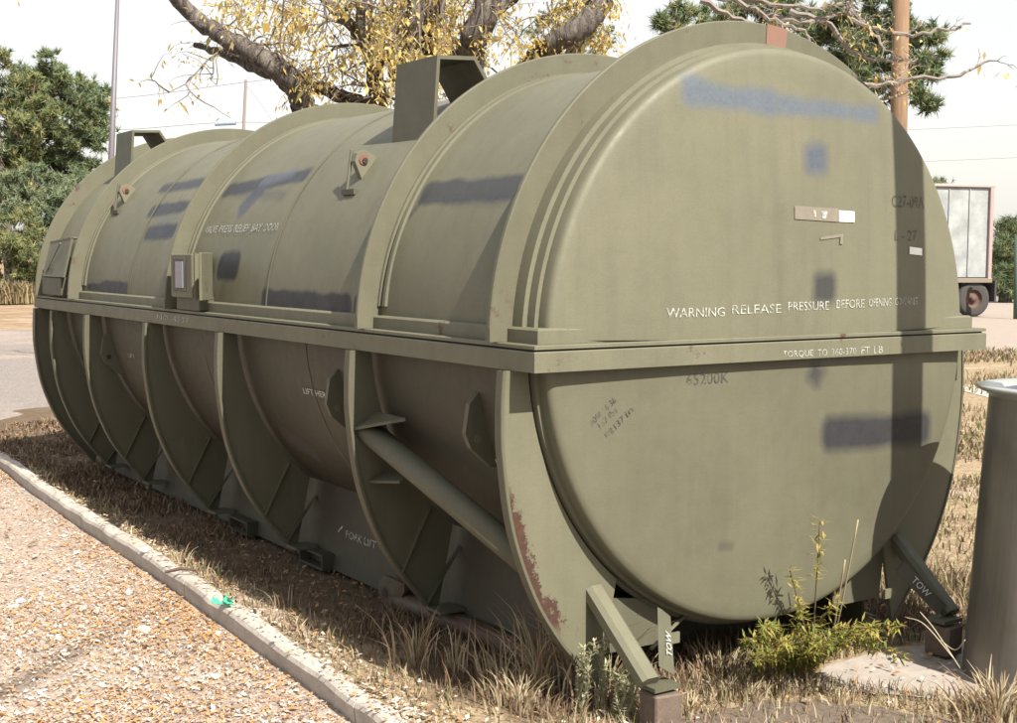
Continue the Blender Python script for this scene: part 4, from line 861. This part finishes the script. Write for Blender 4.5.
def twig(p, d, L, r, depth, b, LP, droop=.35, lf=1.0):
    n_ = 6; pts = [p]; 
    for i_ in range(n_):
        d = d + np.random.normal(0, .22, 3); d[2] -= droop * .25 * (i_ / n_); d /= np.linalg.norm(d); p = p + d * L / n_; pts.append(p)
        if depth < 2 and random.random() < .55: twig(p, d + np.random.normal(0, .7, 3), L * random.uniform(.4, .7), r * .55, depth + 1, b, LP, droop + .2, lf)
    b.tube(pts, [r * (1 - .75 * i_ / n_) for i_ in range(n_ + 1)], 4, cap=False)
    if depth >= 1:
        for q in pts[2:]:
            for w in range(int(4 * lf)):
                if random.random() < .8: LP.append(q + np.random.normal(0, .055, 3) - np.array([0, 0, abs(random.gauss(0, .10))]))
wts = [1.0, .8, 1.2, 1.2, 1, 1.2, .8, .5, .35]
for C3, wt in zip(pl_, wts):
    for q in range(int(5 * wt)):
        i_ = random.randint(6, len(C3) - 1); dirn = np.array([random.uniform(-1, 1) * MR[0][0], random.uniform(-1, 1) * MR[0][1], random.uniform(-.2, 1)]) + MR[0] * random.uniform(-.8, .8)
        twig(C3[i_], dirn / np.linalg.norm(dirn), random.uniform(.5, 1.2), .020, 0, bt, LP, lf=.45)
# hanging twigs from limbs above the picture
for q in range(46):
    px = random.choice([random.uniform(215, 480), random.uniform(290, 470), random.uniform(390, 480)]); p = at(px, random.uniform(-55, 5), D + random.uniform(-.9, 1.1)); d = np.array([random.uniform(-.5, .5), random.uniform(-.4, .4), -1.0]); twig(p, d, random.uniform(.4, .95), .014, 0, bt, LP, .6, .85)
for q in range(14):
    p = at(random.choice([random.uniform(540, 620), random.uniform(560, 600)]), random.uniform(-40, 5), D + .4); twig(p, np.array([.1, 0, -1.0]), .4, .012, 0, bt, LP, .6, .6)
bt.build('twigs', M_twig, CW, kind='stuff'); LPn = np.array(LP)
leaves(LPn[:, 0], LPn[:, 1], LPn[:, 2], .034, 'leaves', M_yl, flat=.6, parent=CW, asp=.32, droop=1.1)

# conifers: tufts of needles
def needles(P0, n, size, name, mat, parent, k=16, wn=.010, upb=.5):
    m_ = len(P0); P0 = np.array(P0); n_ = m_ * k; c = np.repeat(P0, k, 0); d = rng.normal(0, 1, (n_, 3)); 
    ax_ = np.repeat(rng.normal(0, 1, (m_, 3)) + [0, 0, upb], k, 0); d = d + ax_ * .9; d /= np.linalg.norm(d, axis=1)[:, None]
    s = np.cross(d, rng.normal(0, 1, (n_, 3))); s /= np.linalg.norm(s, axis=1)[:, None]; L = (size * rng.uniform(.6, 1.2, n_))[:, None]
    V = np.stack([c - s * wn, c + s * wn, c + d * L], 1).reshape(-1, 3); Fc = np.arange(n_ * 3).reshape(-1, 3)
    col = np.repeat(np.clip(rng.normal(.5, .22, m_), 0, 1), k); uv = np.repeat(np.stack([col, col], 1)[:, None], 3, 1).reshape(-1, 2)
    return mk(name, V, Fc, mat, parent, uv=uv, kind='stuff')
M_pine = leafmat('pine_needles', [(0, (0.08, 0.115, 0.07)), (0.5, (0.16, 0.21, 0.11)), (0.8, (0.25, 0.28, 0.13)), (1, (0.30, 0.24, 0.10))], .2)
M_pine2 = leafmat('blue_pine_needles', [(0, (0.09, 0.13, 0.09)), (0.5, (0.19, 0.24, 0.14)), (1, (0.30, 0.33, 0.19))], .2)
M_pineb = leafmat('brown_pine_needles', [(0, (0.11, 0.14, 0.07)), (0.5, (0.20, 0.23, 0.10)), (1, (0.38, 0.33, 0.15))], .2)
def conifer(name, lab, base, blobs, depth, dd, mat, size, dens, grp='conifers beyond the container', wn=.012, cat='tree'):
    t = treething(name, lab, cat, base, grp); top = min(blobs, key=lambda q: q[1])
    b = B(); tp = at(top[0], top[1], depth); b.tube(catmull([base, (base + tp) / 2 + np.array([.05, 0, 0]), tp], 5), list(np.linspace(.22, .05, 11)), 8, jit=.05)
    tr_ = b.build('trunk', M_bark, t, smooth=True); pts = []; bb = B()
    for (cx, cy, rx, ry) in blobs:
        m_ = int(2.6 * dens * rx * ry / 60)
        # boughs radiating, tufts at their ends: clumped, gaps between
        for q in range(max(3, m_ // 14)):
            a = random.uniform(0, 6.283); rr = math.sqrt(random.random()); u = math.cos(a) * rr; v = math.sin(a) * rr; w = random.uniform(-1, 1) * math.sqrt(max(0, 1 - rr * rr))
            cc = at(cx + u * rx, cy + v * ry, depth + w * dd)
            st__ = at(cx, cy + ry * .2, depth); bb.tube([st__ * .5 + cc * .5, cc], [.02, .008], 4, cap=False)
            sc_ = depth / F
            for g in range(14): pts.append(cc + np.random.normal(0, 1, 3) * np.array([4.2, 4.2, 2.0]) * sc_)
    bb.build('boughs', M_twig, t, kind='stuff'); needles(pts, 0, size, 'foliage', mat, t, wn=wn); return t
g0 = lambda px, D_: np.array([*at(px, 300, D_)[:2], GZ])
conifer('pine_tree', 'rounded dense green pine left behind the container, tallest at left', g0(65, 46), [(60, 120, 42, 50), (52, 75, 18, 22), (82, 150, 26, 40), (30, 130, 28, 50), (15, 100, 20, 35), (85, 110, 22, 30), (60, 180, 40, 30)], 46, 1.6, M_pine, .30, 11, wn=.02)
conifer('pine_tree', 'olive brown tinged pine at the left picture edge', g0(12, 45), [(15, 150, 22, 50), (30, 110, 16, 36), (45, 130, 14, 30), (-10, 60, 16, 26), (0, 175, 20, 30), (30, 200, 26, 18)], 45, 1.2, M_pineb, .28, 9, wn=.02)
conifer('juniper_tree', 'bluish dark juniper in front of the rounded pine', g0(40, 42), [(30, 188, 30, 20), (72, 200, 26, 32), (62, 236, 30, 40), (10, 205, 22, 22), (40, 262, 30, 26), (48, 215, 20, 20)], 42, 1.1, M_pine2, .22, 13, wn=.018)
conifer('juniper_shrub', 'yellow green shrubby juniper low at the left picture edge', g0(15, 40), [(14, 232, 22, 26), (2, 262, 34, 26), (34, 270, 20, 20), (22, 248, 18, 18)], 40, .9, M_pineb, .20, 12, wn=.016, cat='shrub')
conifer('pine_tree', 'dark needled pine behind the domed end at right', g0(840, 22), [(690, 18, 34, 16), (740, 8, 40, 14), (800, 20, 40, 26), (850, 45, 40, 34), (885, 60, 42, 40), (920, 60, 22, 26), (918, 30, 20, 20), (870, 15, 44, 20), (925, 90, 12, 22), (840, 80, 30, 30)], 22, .8, M_pine, .18, 9)
conifer('background_tree', 'small grey green tree seen between the cottonwood limbs', g0(570, 40), [(570, 38, 40, 26), (535, 40, 16, 28), (600, 38, 14, 22), (560, 22, 20, 12)], 40, .8, M_pine2, .16, 4.5)
conifer('small_pine', 'tiny pine top poking above the trailer roof', g0(937, 45), [(937, 186, 8, 9), (937, 196, 12, 8)], 45, .3, M_pine2, .2, 30)
conifer('hedge_conifer', 'dark conifer hedge right of the trailer', g0(1005, 42), [(1003, 262, 10, 26), (1012, 240, 10, 20), (1020, 270, 12, 36), (1000, 285, 12, 16)], 42, .7, M_pine, .3, 30, cat='shrub')
# bare grey branches reaching in front of the pine
BB = treething('bare_tree', 'leafless grey branches reaching right in front of the pine and pole', 'tree', g0(560, 16))
b = B(); b.tube([BB_ for BB_ in (g0(560, 16), at(560, 90, 16), at(612, -60, 15.5))], [.13, .11, .07], 8, jit=.05); b.build('trunk', M_bark, BB, smooth=True)
paths = [[(700, -15), (748, 5), (770, 18), (800, 30), (812, 45)], [(640, -6), (700, -4), (760, 2), (810, 8), (836, 4), (860, -6)], [(760, 12), (800, 22), (842, 14), (862, 24), (905, 33), (945, 30), (970, 24)], [(800, 96), (850, 82), (875, 86), (905, 80), (955, 77), (975, 68), (990, 61)],
 [(790, 10), (830, 25), (850, 50), (890, 60), (918, 60)], [(845, 4), (870, 30), (885, 52)], [(700, 0), (740, 20), (758, 30), (770, 45)], [(845, 90), (870, 100), (895, 96)]]
lp2 = []; b = B()
for q, pth in enumerate(paths):
    C3 = catmull([at(x_, y_, 13.5 + .1 * q) for x_, y_ in pth], 5); C3 = [c_ + np.random.normal(0, .012, 3) for c_ in C3]; b.tube(C3, list(np.linspace(.034, .012, len(C3))), 6, jit=.12)
    for w in range(6):
        p = C3[random.randint(3, len(C3) - 1)]; d = np.random.normal(0, 1, 3) + MR[0] * .6; twig(p, d / np.linalg.norm(d), random.uniform(.12, .4), .009, 1, b, lp2, .1, .25)
b.build('branches', plain('grey_branch', (0.22, 0.19, 0.17), .9, var=.4, scale=8), BB)
lp2 = np.array(lp2)[::3]; leaves(lp2[:, 0], lp2[:, 1], lp2[:, 2], .030, 'leaves', M_yl, flat=.6, parent=BB, asp=.35, droop=.9)
# low brown bushes along the far side of the road at left
M_bush = leafmat('dry_bush', [(0, (0.12, 0.09, 0.05)), (0.5, (0.28, 0.21, 0.12)), (1, (0.38, 0.33, 0.18))])
for (px, D_, sz, lab) in ((6, 38, .7, 'dry brown bush at the left edge beyond the road'), (24, 39, .6, 'dry brown bush next to the end of the container, beyond the road')):
    c = g0(px, D_); e = empty('dry_bush', lab, 'bush', c, 'dry bushes beyond the road'); k = 700
    blades(c[0] + rng.normal(0, sz * .6, k), c[1] + rng.normal(0, .3, k), np.full(k, GZ - .05), sz * rng.uniform(.4, 1.1, k), np.full(k, .02), .6, 'bush_foliage', M_bush, parent=e)
print('OBJS', len(bpy.data.objects), 'polys', sum(len(o.data.polygons) for o in bpy.data.objects if o.type == 'MESH'))
